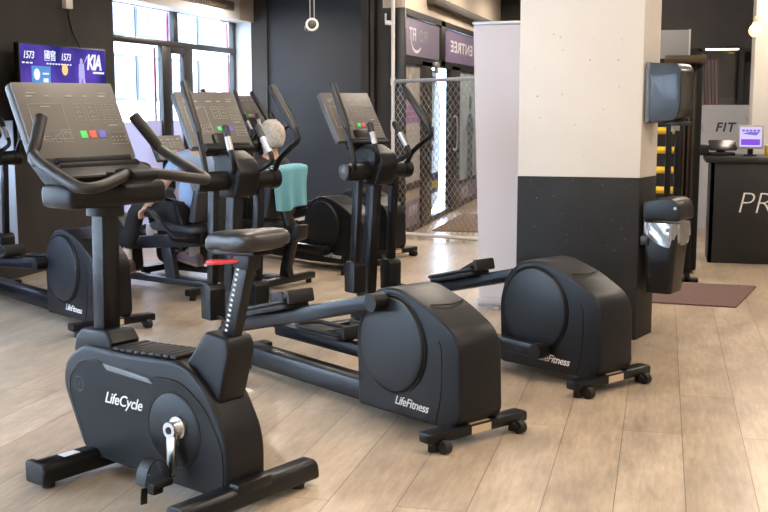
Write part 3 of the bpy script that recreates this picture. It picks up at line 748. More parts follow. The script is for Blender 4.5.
m.build('outer_frame', M_pinkfr, w2)
m = MB(); m.cyl((-5.49, 12.03, 1.0), (-5.44, 12.03, 1.0), 0.012, 12); m.tube(resample([(-5.44, 12.03, 1.0), (-5.44, 12.02, 0.98), (-5.44, 11.93, 0.98)], 4), 0.010, 10); m.build('window_handle', M_silver, w2)
w1 = window('window_1', 6.3, 8.42, 0.12, 1.33, [(7.30, 7.38, 0.12, 1.33)], 0.9, transoms=[(6.3, 8.42, 0.58, 0.65)])
m = MB(); m.bx(-5.72, -5.58, 8.05, 8.16, 0.12, 1.2, 0.004); m.build('outer_frame', M_pinkfr, w1)
window('window_unseen', -2.2, 5.9, 0.12, 2.75, [(-0.1, 0.0, 0.12, 2.75), (1.9, 2.0, 0.12, 2.75), (3.9, 4.0, 0.12, 2.75)], 0.13, reveal=False)  # unseen window, added to bring cool daylight in from the left

# the far wall, the dark pier beside it and the street front with the entrance
m = MB(); m.bx(-5.07, -3.12, 14.15, 14.45, 0, 3.3); struct(m.build('wall_back', M_wblue, None, smooth=False))
m = MB(); m.bx(-3.24, -3.15, 12.02, 14.15, 0, 3.3); m.bx(-3.13, -3.09, 12.02, 12.25, 0, 3.3); m.bx(-3.05, -2.79, 12.06, 12.3, 0, 3.3); m.bx(-3.10, -3.04, 12.14, 12.25, 0, 3.3); struct(m.build('pillar_dark', M_wdark, None, smooth=False))
EX = -2.75
m = MB(); m.bx(EX - 0.25, EX, 12.06, 19.5, 2.49, 3.3); struct(m.build('wall_entrance', M_beige, None, smooth=False))
m = MB(); m.bx(EX - 0.02, EX + 0.10, 13.2, 19.4, 2.62, 2.72, 0.005); struct(m.build('trim_3', mat('dark_beam', (0.06, 0.045, 0.035), 0.6), None))
d1 = bpy.data.objects.new('door_1', None); COL.objects.link(d1); d1['kind'] = 'structure'
m = MB()
m.bx(EX - 0.08, EX + 0.01, 12.06, 19.4, 2.42, 2.49); m.bx(EX - 0.08, EX + 0.01, 12.06, 19.4, 1.90, 1.99)
for a, b, z1 in ((12.0, 12.08, 2.49), (12.93, 13.50, 1.95), (14.85, 15.45, 1.95), (17.3, 17.9, 2.49), (19.2, 19.4, 2.49)): m.bx(EX - 0.08, EX + 0.01, a, b, 0, z1, 0.004)
m.bx(EX - 0.07, EX, 12.06, 19.4, 0, 0.07); m.bx(EX - 0.08, EX + 0.01, 14.08, 14.36, 1.92, 2.49, 0.004); m.bx(EX - 0.06, EX - 0.005, 15.4, 17.4, 0.325, 0.37); m.bx(EX - 0.06, EX - 0.005, 12.06, 12.95, 0.49, 0.57)
m.build('door_frame', M_fr, d1)
m = MB(); m.bx(EX - 0.045, EX - 0.04, 12.06, 19.4, 0.07, 2.45); m.build('glazing', M_glass, d1, smooth=False)
m = MB(); m.tube(resample([(EX + 0.0, 14.95, 0.85), (EX + 0.06, 14.95, 0.87), (EX + 0.06, 14.95, 1.25), (EX + 0.0, 14.95, 1.27)], 5), 0.014, 10); m.build('door_handle', M_chrome, d1)
m = MB(); m.bx(EX - 0.03, EX + 0.05, 13.62, 13.78, 1.90, 1.96, 0.01); m.bx(EX, EX + 0.05, 13.68, 13.72, 1.82, 1.92, 0.008); m.build('door_closer', M_silver, d1)
m = MB(); m.bx(-2.75, -0.85, 19.4, 19.6, 0, 3.3); struct(m.build('wall_far', M_fr, None, smooth=False))
m = MB(); m.bx(-0.95, -0.80, 13.5, 19.4, 0, 3.3); struct(m.build('wall_middle', M_wgrey, None, smooth=False))
m = MB(); m.bx(-0.80, 5.2, 13.5, 13.75, 2.085, 3.3); struct(m.build('wall_bulkhead', M_wgrey, None, smooth=False))
m = MB(); m.bx(-0.80, 0.37, 13.5, 13.75, 0, 2.085); struct(m.build('wall_rear', M_dado, None, smooth=False))
m = MB(); m.bx(-0.80, 5.2, 16.4, 16.6, 0, 3.3); struct(m.build('wall_office', M_wdark, None, smooth=False))
m = MB(); m.bx(5.0, 5.2, -4.2, 16.4, 0, 3.3); struct(m.build('wall_right', M_cream, None, smooth=False))
m = MB(); m.bx(-5.6, 5.2, -4.2, -4.0, 0, 3.3); struct(m.build('wall_front', M_cream, None, smooth=False))

m = MB(); m.bx(-3.15, -3.115, 12.25, 14.46, 0, 3.3); struct(m.build('wall_bounce', M_fac, None, smooth=False))  # white face added behind the glass to bounce daylight onto the pennant
# cream pillar with the black lower half
PX0, PX1, PY0, PY1 = -0.884, -0.128, 7.10, 7.42
p = bpy.data.objects.new('pillar', None); COL.objects.link(p); p['kind'] = 'structure'
plan = [(PX0, PY0), (PX1, PY0), (PX1 + 0.095, PY0 + 0.26), (PX1 + 0.095, PY0 + 0.32), (PX0, PY0 + 0.32)]
m = MB(); m.prism(plan, 1.022, 3.3, 0.005, 2, 'z'); m.build('upper_pillar', M_cream, p)
m = MB(); m.prism([(x + (0.0012 if x > PX0 else -0.0012), y + (-0.0012 if y == PY0 else 0.0012)) for x, y in plan], 0, 1.022, 0.005, 2, 'z'); m.build('lower_pillar', M_dado, p)
rnd = random.Random(5); m = MB()
for k in range(22):
    x = rnd.uniform(PX0 + 0.1, PX1 - 0.12); z = rnd.uniform(1.15, 1.95); r = rnd.uniform(0.002, 0.006)
    m.cyl((x, PY0 - 0.0012, z), (x, PY0 + 0.002, z), r, 8)
m.build('chips', mat('chip_grey', (0.36, 0.31, 0.27), 0.8), p, smooth=False)
m = MB()
for k in range(26):
    x = rnd.uniform(PX0 + 0.05, PX1 - 0.05); z = rnd.uniform(0.55, 1.0); r = rnd.uniform(0.0015, 0.004)
    m.cyl((x, PY0 - 0.0022, z), (x, PY0 + 0.002, z), r, 7)
m.build('scuffs', mat('scuff_grey', (0.16, 0.155, 0.15), 0.8), p, smooth=False)
m = MB(); m.bx(0.86, 1.7, 11.85, 12.3, 0, 3.3, 0.006); struct(m.build('pillar_white', M_cream, None))

# glazed office partition: frosted lower band with lettering, glass above
pt = bpy.data.objects.new('window_4', None); COL.objects.link(pt); pt['kind'] = 'structure'
m = MB(); m.bx(0.37, 3.2, 13.55, 13.58, 0.0, 1.445); m.build('frosted_panel', mat('frosted_band', (0.42, 0.41, 0.40), 0.5), pt, smooth=False)
m = MB(); m.bx(0.37, 3.2, 13.56, 13.566, 1.445, 2.085); m.build('pane', M_glass, pt, smooth=False)
m = MB(); m.bx(0.37, 3.2, 13.53, 13.60, 2.045, 2.085); m.bx(0.36, 0.40, 13.53, 13.60, 1.44, 2.085); m.bx(0.82, 0.875, 13.54, 13.60, 1.445, 2.06); m.build('partition_frame', M_fr, pt)
M_dkprint = mat('dark_print', (0.03, 0.03, 0.032), 0.5); M_gyprint = mat('grey_print', (0.22, 0.21, 0.21), 0.5)
text_obj('frosted_lettering', 'R_', 0.125, M_gyprint, (0.46, 13.546, 1.175), (1, 0, 0), (0, 0, 1), pt, bold=-0.002)
text_obj('frosted_lettering', 'FIT', 0.145, M_dkprint, (0.69, 13.546, 1.185), (1, 0, 0), (0, 0, 1), pt, shear=0.2, bold=0.004, space=1.15)
m = MB(); m.tube(resample([(0.84, 13.546, 1.14), (0.92, 13.546, 1.16), (0.95, 13.546, 1.24), (0.91, 13.546, 1.31)], 6), 0.004, 6); m.build('frosted_swoosh', M_gyprint, pt)

# things in the office beyond the glass
t = thing('hanging_flag', 'red and white striped flag hanging behind the office glass', 'flag', (0.53, 14.6, 1.43))
m = MB(); f = lambda u, v: V((-0.11 + 0.22 * u + 0.03 * (1 - v), 0.02 * math.sin(u * 14), 0.58 * v)); m.grid(f, 24, 8, 0.004); m.build('cloth', mat('flag_red', (0.36, 0.05, 0.10), 0.8), t)
m = MB()
for k in range(5):
    u0 = 0.05 + k * 0.19; m.grid(lambda u, v, u0=u0: V((-0.11 + 0.22 * (u0 + u * 0.09) + 0.03 * (1 - v), -0.007 + 0.02 * math.sin((u0 + u * 0.09) * 14), 0.02 + 0.54 * v)), 4, 8, 0.002)
m.build('stripes', mat('flag_white', (0.66, 0.60, 0.62), 0.8), t)
tag(MB().bx(0.93, 1.55, 15.2, 15.26, 1.20, 1.98, 0.01).build('reflection_board', mat('board_blue_grey', (0.16, 0.18, 0.20), 0.4), None), 'dull grey board standing in for window reflections in the office glass', 'board')  # blue-grey board put in for the window reflections in the office glass
m = MB(); m.bx(0.93, 1.55, 15.21, 15.25, 0.0, 1.2)
st = m.build('stand', M_fr, bpy.data.objects['reflection_board'])
tag(MB().bx(0.40, 1.9, 15.6, 16.1, 0.0, 1.52, 0.02).build('office_cabinet', mat('cab_grey', (0.10, 0.105, 0.11), 0.5), None), 'low grey cabinet along the back of the dark office', 'cabinet')

# ------------------------------------------------------------------ street outside
m = MB(); m.bx(-26, -5.62, -10, 40, -0.16, -0.06); m.bx(-5.62, -2.9, 14.45, 40, -0.16, -0.06); m.bx(-3.12, -2.76, 12.25, 14.45, -0.16, -0.06)
struct(m.build('street_ground', mat('paving_grey', (0.42, 0.40, 0.40), 0.8), None, smooth=False))
t = thing('townhouse', 'white building across the street seen through the windows', 'building', (-13.0, 18, -0.06))
m = MB(); m.bx(-4, 0, -26, 20, 0, 11); m.build('facade', M_fac, t, smooth=False)
for k in range(14):
    for z, hh in ((1.60, 1.02), (3.18, 1.5)):
        y = -11.1 + k * 1.95
        a = MB(); a.bx(0, 0.05, y - 0.06, y + 1.26, z - 0.06, z + hh + 0.06); fr = a.build('window', mat('grey_blue_frame', (0.006, 0.009, 0.014), 0.5), t, smooth=False)
        a = MB(); a.bx(0.045, 0.06, y + 0.02, y + 0.58, z + 0.02, z + hh - 0.02); a.bx(0.045, 0.06, y + 0.62, y + 1.18, z + 0.02, z + hh - 0.02); a.build('pane', mat('pale_pane', (0.075, 0.085, 0.10), 0.25), fr, smooth=False)
for y in (-9.2, -2.4, 4.4):
    a = MB(); a.cyl((0.08, y, 0), (0.08, y, 11), 0.06, 14); a.build('drainpipe', M_pinkfr, t)

# ------------------------------------------------------------------ wall screen
t = thing('television', 'wall television showing a blue tennis broadcast above the upright bike', 'television', (WX + 0.13, 8.99, 1.548))
m = MB(); m.bx(0.0, 0.05, -0.735, 0.735, -0.42, 0.42, 0.008); m.bx(-0.04, 0.0, -0.5, 0.5, -0.3, 0.3, 0.01); m.build('tv_case', M_black, t)
m = MB(); m.bx(-0.13, -0.03, -0.18, 0.18, -0.16, 0.16); m.build('wall_bracket', M_black, t)
def screen_mat():
    m_ = bpy.data.materials.new('broadcast'); m_.use_nodes = True; nt = m_.node_tree; N = nt.nodes; L = nt.links; b = N['Principled BSDF']
    tc = N.new('ShaderNodeTexCoord'); sp = N.new('ShaderNodeSeparateXYZ'); L.new(tc.outputs['Object'], sp.inputs[0])
    n = N.new('ShaderNodeTexNoise'); n.inputs['Scale'].default_value = 3.0; L.new(tc.outputs['Object'], n.inputs['Vector'])
    rp = N.new('ShaderNodeValToRGB'); L.new(n.outputs['Fac'], rp.inputs[0])
    rp.color_ramp.elements[0].position = 0.35; rp.color_ramp.elements[0].color = (0.012, 0.016, 0.16, 1)
    rp.color_ramp.elements[1].position = 0.68; rp.color_ramp.elements[1].color = (0.10, 0.05, 0.42, 1)
    L.new(rp.outputs[0], b.inputs['Emission Color']); b.inputs['Emission Strength'].default_value = 1.0
    b.inputs['Base Color'].default_value = (0.01, 0.01, 0.02, 1); b.inputs['Roughness'].default_value = 0.15
    return m_
m = MB(); m.bx(0.049, 0.052, -0.722, 0.722, -0.405, 0.408); scn = m.build('screen', screen_mat(), t, smooth=False)
def em(name, c, s): return mat(name, (0.02, 0.02, 0.02), 0.3, emit=c, estr=s)
E_w = em('screen_white', (0.85, 0.87, 1.0), 0.95); E_b = em('screen_light_blue', (0.10, 0.32, 0.75), 0.8); E_o = em('screen_orange', (1.0, 0.55, 0.2), 1.1); E_l = em('screen_lilac', (0.55, 0.5, 1.0), 0.8)
def onscreen(nm, body, size, y, z, **k): return text_obj(nm, body, size, E_w, (0.0535, y, z), (0, 1, 0), (0, 0, 1), scn, **k)
onscreen('screen_lettering', '1573', 0.085, -0.60, 0.32, shear=0.25, bold=0.001)
onscreen('screen_lettering', '國窖', 0.095, -0.26, 0.32, bold=0.001); onscreen('screen_lettering', '1573', 0.085, 0.0, 0.32, shear=0.25, bold=0.001)
m = MB()
for y in (-0.68, -0.62, -0.56): m.bx(0.0525, 0.0535, y - 0.02, y + 0.02, 0.252, 0.264)
for k in range(9): m.bx(0.0525, 0.0535, -0.32 + k * 0.048, -0.29 + k * 0.048, 0.252, 0.264)
m.build('screen_lettering', E_w, scn, smooth=False)
onscreen('screen_lettering', 'KIA', 0.19, 0.50, 0.285, shear=0.2, bold=0.006, space=0.85)
m = MB(); m.bx(0.0525, 0.0535, 0.48, 0.69, 0.19, 0.208); m.build('screen_lettering', E_w, scn, smooth=False)
m = MB(); m.bx(0.0525, 0.053, -0.56, -0.26, 0.085, 0.235); m.build('screen_card', E_b, scn, smooth=False)
m = MB(); m.cyl((0.0525, -0.48, 0.165), (0.0545, -0.48, 0.165), 0.048, 28); m.bx(0.053, 0.0545, -0.38, -0.30, 0.10, 0.135); m.bx(0.053, 0.0545, -0.39, -0.29, 0.165, 0.18); m.build('screen_badge', E_w, scn, smooth=False)
m = MB(); m.cyl((0.0525, -0.02, 0.215), (0.0535, -0.02, 0.215), 0.05, 28); m.build('screen_floodlight', E_o, scn, smooth=False)
m = MB()   # the player: a small figure of flat patches
PX = lambda pts: [(0.27 + (y - 0.27) * 0.8, 0.20 + (z + 0.0) * 0.52) for y, z in pts]
m.cyl((0.0525, 0.27, 0.298), (0.054, 0.27, 0.298), 0.024, 18)
for q in (fillet([(0.20, -0.10), (0.34, -0.10), (0.33, 0.15), (0.22, 0.15)], 0.03, 3), [(0.31, 0.12), (0.33, 0.15), (0.43, 0.27), (0.40, 0.29)], [(0.21, -0.10), (0.27, -0.10), (0.25, -0.30), (0.20, -0.30)], [(0.28, -0.10), (0.34, -0.10), (0.36, -0.30), (0.31, -0.30)]):
    m.prism(PX(q), 0.0525, 0.054, 0, 1, 'x')
m.build('screen_player', E_l, scn, smooth=False)
m = MB(); m.bx(0.0525, 0.0535, -0.72, 0.72, 0.035, 0.055); m.build('screen_banner', E_l, scn, smooth=False)
t = thing('junction_box', 'small white socket box high on the dark wall above the television', 'socket', (WX + 0.002, 9.33, 2.36))
m = MB(); m.bx(0, 0.05, -0.06, 0.06, -0.045, 0.06, 0.008); m.build('housing', M_whitep, t)
m = MB(); m.tube(resample([(0.02, 0.02, -0.05), (0.015, 0.04, -0.12), (0.015, 0.10, -0.25), (0.05, 0.16, -0.38), (0.11, 0.16, -0.46)], 6), 0.008, 8); m.build('cable', M_black, t)
# ------------------------------------------------------------------ chain-link screen by the entrance
A = V((-2.865, 11.98, 0)); Bv = V((-1.05, 11.32, 0)); dv = (Bv - A); FL = dv.length; dv.normalize(); rzf = math.atan2(dv.y, dv.x)
t = thing('chain_link_fence', 'chain link fence panel with white base rail in front of the entrance', 'fence', A, rzf)
M_galv = mat('galvanised_wire', (0.36, 0.33, 0.29), 0.4, 0.7); M_gwhite = mat('white_tube', (0.66, 0.64, 0.62), 0.4)
m = MB(); m.cyl((0, 0, 0), (0, 0, 3.3), 0.021, 14); m.cyl((0, 0, 1.66), (0, 0, 1.74), 0.028, 14); m.cyl((0, 0, 1.16), (0, 0, 1.28), 0.026, 14); m.build('post', M_gwhite, t)
m = MB(); m.cyl((FL, 0, 0), (FL, 0, 1.75), 0.021, 14); m.build('post', M_gwhite, t)
m = MB(); m.cyl((0, 0, 1.70), (FL, 0, 1.74), 0.02, 14); m.build('top_rail', mat('grey_tube', (0.38, 0.40, 0.43), 0.35, 0.5), t)
m = MB(); m.cyl((0, 0, 0.045), (FL, 0, 0.045), 0.022, 14)
for k in range(9): m.cyl((0.1 + k * 0.2, 0, 0.0), (0.1 + k * 0.2, 0, 0.025), 0.02, 8)
m.build('base_rail', M_gwhite, t)
m = MB(); z0, z1 = 0.06, 1.70; H_ = z1 - z0; step = 0.066; slope = 0.72
k = -int(H_ * slope / step) - 1
while k * step < FL:
    for sg in (1, -1):
        x0 = k * step
        a = max(0.0, x0); e = min(FL, x0 + H_ * slope)
        if e - a > 0.01:
            za, ze = (a - x0) / slope, (e - x0) / slope
            if sg == 1: p0, p1 = (a, 0.003, z0 + za), (e, 0.003, z0 + ze)
            else: p0, p1 = (a, -0.003, z1 - za), (e, -0.003, z1 - ze)
            m.cyl(p0, p1, 0.0026, 5)
    k += 1
m.build('wire_mesh', M_galv, t, smooth=False)
tag(MB().bx(-2.55, -1.2, 12.6, 14.6, 0, 0.012, 0.004).build('entrance_mat', mat('mat_brown', (0.16, 0.10, 0.06), 0.9, bump=0.4, bscale=200), None), 'brown entrance mat on the floor behind the chain link fence', 'mat')

# signs and posters on the street front (they read from outside)
M_sign = mat('mauve_sign', (0.205, 0.175, 0.255), 0.5); M_sign2 = mat('mauve_sign_two', (0.185, 0.135, 0.245), 0.5); M_sprint = mat('sign_white', (0.72, 0.70, 0.74), 0.5)
M_sfaint = mat('sign_faint', (0.36, 0.33, 0.40), 0.5)
def sign(name, label, y0, y1, z0, z1, m_, x=EX - 0.028, cat='sign', th=0.012):
    o = MB().bx(x, x + th, y0, y1, z0, z1).build(name, m_, None, smooth=False); tag(o, label, cat); return o, x + th + 0.001
s1, fx = sign('transom_sign', 'grey mauve sign with mirrored thin and bold lettering and a smile curve', 12.10, 14.07, 1.995, 2.415, M_sign)
MU = (0, -1, 0); UP = (0, 0, 1)    # reading direction as seen from the street
text_obj('sign_lettering', 'FIT', 0.20, M_sprint, (fx, 12.52, 2.225), MU, UP, s1, bold=0.003, depth=0.0005, stretch=1.25, space=1.12)
text_obj('sign_lettering', 'PRO', 0.20, M_sfaint, (fx, 13.12, 2.225), MU, UP, s1, bold=-0.001, depth=0.0005, stretch=1.35)
text_obj('sign_lettering', 'SPORTS CENTRE', 0.075, M_sfaint, (fx, 12.95, 2.125), MU, UP, s1, depth=0.0005)
m = MB(); pts = resample([(fx, 12.42, 2.16), (fx, 12.52, 2.08), (fx, 12.68, 2.045), (fx, 12.84, 2.06), (fx, 12.95, 2.10)], 6)
for i, (p, q) in enumerate(zip(pts, pts[1:])): m.beam(p, q, 0.002, 0.012 + 0.022 * math.sin(PI * (i + 0.5) / (len(pts) - 1)), 0)
m.build('smile_curve', M_sprint, s1, smooth=False)
m = MB(); m.beam((fx, 12.28, 2.37), (fx, 12.22, 2.22), 0.002, 0.02, 0); m.build('sign_stroke', M_sfaint, s1, smooth=False)
s2, fx = sign('transom_sign', 'purple sign with mirrored capital letters over the entrance door', 14.37, 17.3, 1.995, 2.415, M_sign2)
text_obj('sign_lettering', 'ENTREE', 0.205, M_sprint, (fx, 15.72, 2.20), MU, UP, s2, bold=0.004, depth=0.0005, space=1.1, stretch=2.3)
text_obj('sign_lettering', 'van de sportschool', 0.09, M_sfaint, (fx, 15.75, 2.06), MU, UP, s2, depth=0.0005)
bpy.data.objects.remove(s2.children[-1])
bpy.data.objects.remove([c for c in s1.children if c.name.startswith('sign_lettering')][-1])
M_post1 = mat('poster_grey', (0.30, 0.275, 0.25), 0.6, var=0.3, vscale=5)
o, fx = sign('window_poster', 'tall grey poster with a purple band beside the white fence post', 12.10, 12.92, 0.56, 1.89, M_post1, cat='poster')
MB().bx(fx - 0.001, fx, 12.10, 12.92, 1.24, 1.44).build('purple_band', mat('poster_purple', (0.26, 0.13, 0.32), 0.6), o, smooth=False)
MB().bx(fx - 0.001, fx, 12.10, 12.92, 0.56, 1.24).build('pale_field', mat('poster_pale', (0.40, 0.385, 0.39), 0.6), o, smooth=False)
m = MB()
for k in range(2):
    for j in range(7): m.bx(fx, fx + 0.0006, 12.2 + j * 0.09 + k * 0.04, 12.26 + j * 0.09 + k * 0.04, 1.37 - k * 0.06, 1.385 - k * 0.06)
m.build('band_lettering', M_sfaint, o, smooth=False)
m = MB()
for k in range(9): m.bx(fx, fx + 0.0006, 12.16, 12.16 + 0.5 + 0.2 * ((k * 7) % 3) / 3, 1.15 - k * 0.06, 1.158 - k * 0.06)
m.build('text_lines', mat('poster_line', (0.29, 0.28, 0.29), 0.6), o, smooth=False)
m = MB(); m.ball((fx, 12.38, 1.70), 0.07, 0.02, 1, 1.3); m.build('figure', mat('poster_cream', (0.42, 0.40, 0.36), 0.6), o)
o, fx = sign('window_poster', 'mauve and beige poster low on the glass behind the fence', 12.10, 12.92, 0.03, 0.50, M_sign, cat='poster')
MB().bx(fx - 0.001, fx, 12.10, 12.92, 0.36, 0.50).build('beige_field', mat('poster_beige', (0.42, 0.35, 0.30), 0.6), o, smooth=False)
text_obj('poster_lettering', 'AYMY', 0.17, M_sprint, (fx + 0.001, 12.55, 0.24), (0, 1, 0), UP, o, shear=0.25, depth=0.0005)
o, fx = sign('window_poster', 'pale blue poster with a standing figure on the glass beside the roll-up banner', 15.46, 17.25, 0.36, 1.905, mat('poster_blue', (0.33, 0.40, 0.45), 0.6, var=0.25, vscale=3), cat='poster')
m = MB(); m.prism(fillet([(16.2, 0.36), (16.25, 0.95), (16.1, 1.1), (16.3, 1.3), (16.6, 1.3), (16.8, 1.05), (16.65, 0.95), (16.7, 0.36)], 0.06, 3), fx, fx + 0.001, 0, 1, 'x'); m.cyl((fx, 16.45, 1.45), (fx + 0.001, 16.45, 1.45), 0.12, 20); m.build('figure', mat('poster_dark', (0.10, 0.13, 0.17), 0.6), o, smooth=False)
o, fx = sign('window_poster', 'dark mauve poster with white capitals low beside the roll-up banner', 15.46, 17.25, 0.03, 0.335, M_sign, cat='poster')
text_obj('poster_lettering', 'MOX', 0.24, M_sprint, (fx + 0.001, 16.05, 0.17), (0, 1, 0), UP, o, bold=-0.001, depth=0.0005)
# white pennant hanging just outside the door glass
t = thing('pennant_banner', 'long white pennant with blue and yellow bands seen through the entrance glass', 'banner', (EX - 0.14, 13.6, 0))
M_pen = glass_mat('pennant_white', (0.0, 0.0, 0.0), 0.0, 0.3, 1.0, (0.86, 0.90, 0.93))
m = MB(); m.prism([(0.0, 0.20), (0.55, 0.06), (1.05, 0.22), (1.22, 1.40), (0.85, 1.86), (0.0, 1.86)], -0.006, 0.006, 0, 1, 'x'); m.build('cloth', M_pen, t, smooth=False)
m = MB(); m.bx(0.006, 0.008, 0.02, 1.04, 0.30, 0.56); m.build('blue_band', mat('pennant_blue', (0.05, 0.10, 0.20), 0.6), t, smooth=False)
m = MB(); m.bx(0.008, 0.010, 0.05, 0.95, 0.36, 0.46); m.build('yellow_band', mat('pennant_yellow', (0.70, 0.48, 0.06), 0.6), t, smooth=False)
m = MB(); m.bx(0.006, 0.008, 0.30, 0.75, 0.98, 1.16); m.bx(0.006, 0.008, 0.35, 0.7, 0.86, 0.93); m.build('printed_block', mat('pennant_navy', (0.09, 0.09, 0.17), 0.6), t, smooth=False)
m = MB(); m.prism(fillet([(0.1, 1.25), (0.7, 1.25), (0.8, 1.8), (0.1, 1.8)], 0.1, 3), 0.006, 0.0075, 0, 1, 'x'); m.build('picture', mat('pennant_teal', (0.40, 0.60, 0.62), 0.6, var=0.4, vscale=9), t, smooth=False)
m = MB(); m.prism([(0.86, 1.84), (1.20, 1.40), (1.14, 1.40), (0.80, 1.84)], 0.006, 0.008, 0, 1, 'x'); m.build('pink_edge', M_pinkfr, t, smooth=False)
m = MB(); m.cyl((0, -0.1, 1.87), (0, 1.0, 1.87), 0.012, 10); m.build('rod', M_fr, t)

# ------------------------------------------------------------------ banner stand
t = thing('rollup_banner', 'blank white roll-up banner standing behind the cream pillar', 'banner', (-0.845, 8.02, 0))
m = MB(); m.grid(lambda u, v: V((-0.42 + 0.84 * u - 0.064 * v, -0.01 + 0.006 * math.sin(v * 6) + 0.004 * math.sin(u * 3), 0.06 + 1.97 * v)), 10, 30, 0.003); m.build('sheet', mat('banner_white', (0.74, 0.69, 0.71), 0.6), t)
m = MB(); m.bx(-0.49, 0.36, -0.022, 0.012, 2.025, 2.05, 0.006); m.build('top_bar', M_silver, t)
m = MB(); m.bx(-0.44, 0.44, -0.05, 0.06, 0.012, 0.075, 0.02, 3); m.bx(-0.3, -0.26, -0.14, 0.14, 0, 0.014, 0.003); m.bx(0.26, 0.3, -0.14, 0.14, 0, 0.014, 0.003); m.build('cassette', mat('banner_base', (0.55, 0.53, 0.52), 0.4), t)
m = MB(); m.cyl((0, 0.03, 0.07), (-0.06, 0.012, 2.04), 0.010, 10); m.build('pole', M_silver, t)
t = thing('conduit_pipe', 'white vertical pipe high on the dark wall above the roll-up banner', 'pipe', (-2.50, 19.36, 2.45))
m = MB(); m.cyl((-0.62, 0, 0), (-0.62, 0, 0.85), 0.05, 14); m.build('tube', M_whitep, t)

# ------------------------------------------------------------------ towel dispenser, bin and liner on the pillar
R19 = -math.atan2(0.095, 0.26)
t = thing('towel_dispenser', 'smoky grey paper towel dispenser mounted on the side of the cream pillar', 'dispenser', (-0.071, 7.221, 1.358), R19)
def rb(x0, x1, y0, y1, z0, z1, r, sg=4): m = MB(); m.bx(x0, x1, y0, y1, z0, z1, r, sg); return m
m = MB(); m.prism(fillet([(0.0, 0.0), (0.195, 0.02), (0.222, 0.09), (0.222, 0.32), (0.19, 0.365), (0.0, 0.365)], [0.01, 0.04, 0.06, 0.07, 0.05, 0.01], 5), -0.12, 0.12, 0.025, 4); m.build('cover', mat('smoky_plastic', (0.020, 0.020, 0.020), 0.27, spec=0.35, coat=0.15), t)
m = MB(); m.bx(-0.0, 0.03, -0.125, 0.125, 0.0, 0.37, 0.006); m.build('back_plate', M_edge, t)
m = MB(); m.bx(0.12, 0.22, -0.1, 0.1, -0.012, 0.01, 0.004); m.build('paper_slot', M_black, t)
m = MB(); m.grid(lambda u, v: V((0.15 + 0.01 * math.sin(u * 8), -0.06 + 0.12 * u, -0.05 + 0.05 * v + 0.006 * math.sin(u * 9))), 8, 4, 0.002); m.build('paper_tip', mat('paper_blue', (0.55, 0.68, 0.74), 0.8), t)
t = thing('waste_bin', 'black swing-lid waste bin hung on the side of the pillar', 'bin', (-0.069, 7.221, 0.305), R19)
M_bin = mat('bin_plastic', (0.0065, 0.006, 0.006), 0.38, spec=0.35, bump=0.04, bscale=150)
m = MB()
b = bmesh.new(); lo = [(0.03, -0.105), (0.195, -0.105), (0.195, 0.105), (0.03, 0.105)]; hi = [(0.012, -0.125), (0.23, -0.125), (0.23, 0.125), (0.012, 0.125)]
A_ = [b.verts.new((p[0], p[1], 0.0)) for p in fillet(lo, 0.035, 4)]; B_ = [b.verts.new((p[0], p[1], 0.43)) for p in fillet(hi, 0.035, 4)]; n = len(A_)
b.faces.new(A_); b.faces.new(B_)
for i in range(n): b.faces.new((A_[i], A_[(i + 1) % n], B_[(i + 1) % n], B_[i]))
bmesh.ops.recalc_face_normals(b, faces=b.faces); m._merge(b, 0.008, 2, 0.9); m.build('bin_body', M_bin, t)
m = MB(); m.prism(fillet([(0.01, 0.46), (0.245, 0.46), (0.245, 0.54), (0.21, 0.592), (0.15, 0.60), (0.01, 0.575)], [0.01, 0.02, 0.06, 0.05, 0.05, 0.02], 5), -0.132, 0.132, 0.02, 3); lid = m.build('swing_lid', M_bin, t)
m = MB(); m.cyl((0.215, -0.137, 0.54), (0.215, -0.13, 0.54), 0.009, 14); q = m.build('lid_pin', M_silver, lid)
m = MB(); m.bx(-0.0, 0.03, -0.1, 0.1, 0.3, 0.5, 0.006); m.bx(0.0, 0.05, -0.135, -0.11, 0.30, 0.36, 0.006); m.build('wall_bracket', M_fr, t)
rnd = random.Random(11)
def liner(u, v):
    a = 2 * PI * u; q = fillet(hi, 0.05, 6); k = u * len(q); i = int(k) % len(q); f = k - int(k); p = V(q[i]) * (1 - f) + V(q[(i + 1) % len(q)]) * f
    cx, cy = 0.121, 0.0; off = 1.035 + 0.05 * (1 - v) * (0.6 + 0.5 * math.sin(a * 9 + 3 * v)) + 0.018 * math.sin(a * 23 + v * 7)
    z = 0.445 - (1 - v) * (0.105 + 0.03 * math.sin(a * 5) + 0.015 * math.sin(a * 13))
    return V((max(0.006, cx + (p.x - cx) * off), cy + (p.y - cy) * off, z))
m = MB(); m.grid(liner, 120, 8)
bl = m.build('bin_liner', None, None); bl.location = (-0.069, 7.221, 0.305); bl.rotation_euler = (0, 0, R19)
bl.data.materials.append(glass_mat('clear_film', (0.95, 0.94, 0.93), 0.30, 0.14, 0.36, (0.85, 0.82, 0.78)))
tag(bl, 'crumpled clear plastic liner folded over the rim of the waste bin', 'bin bag')

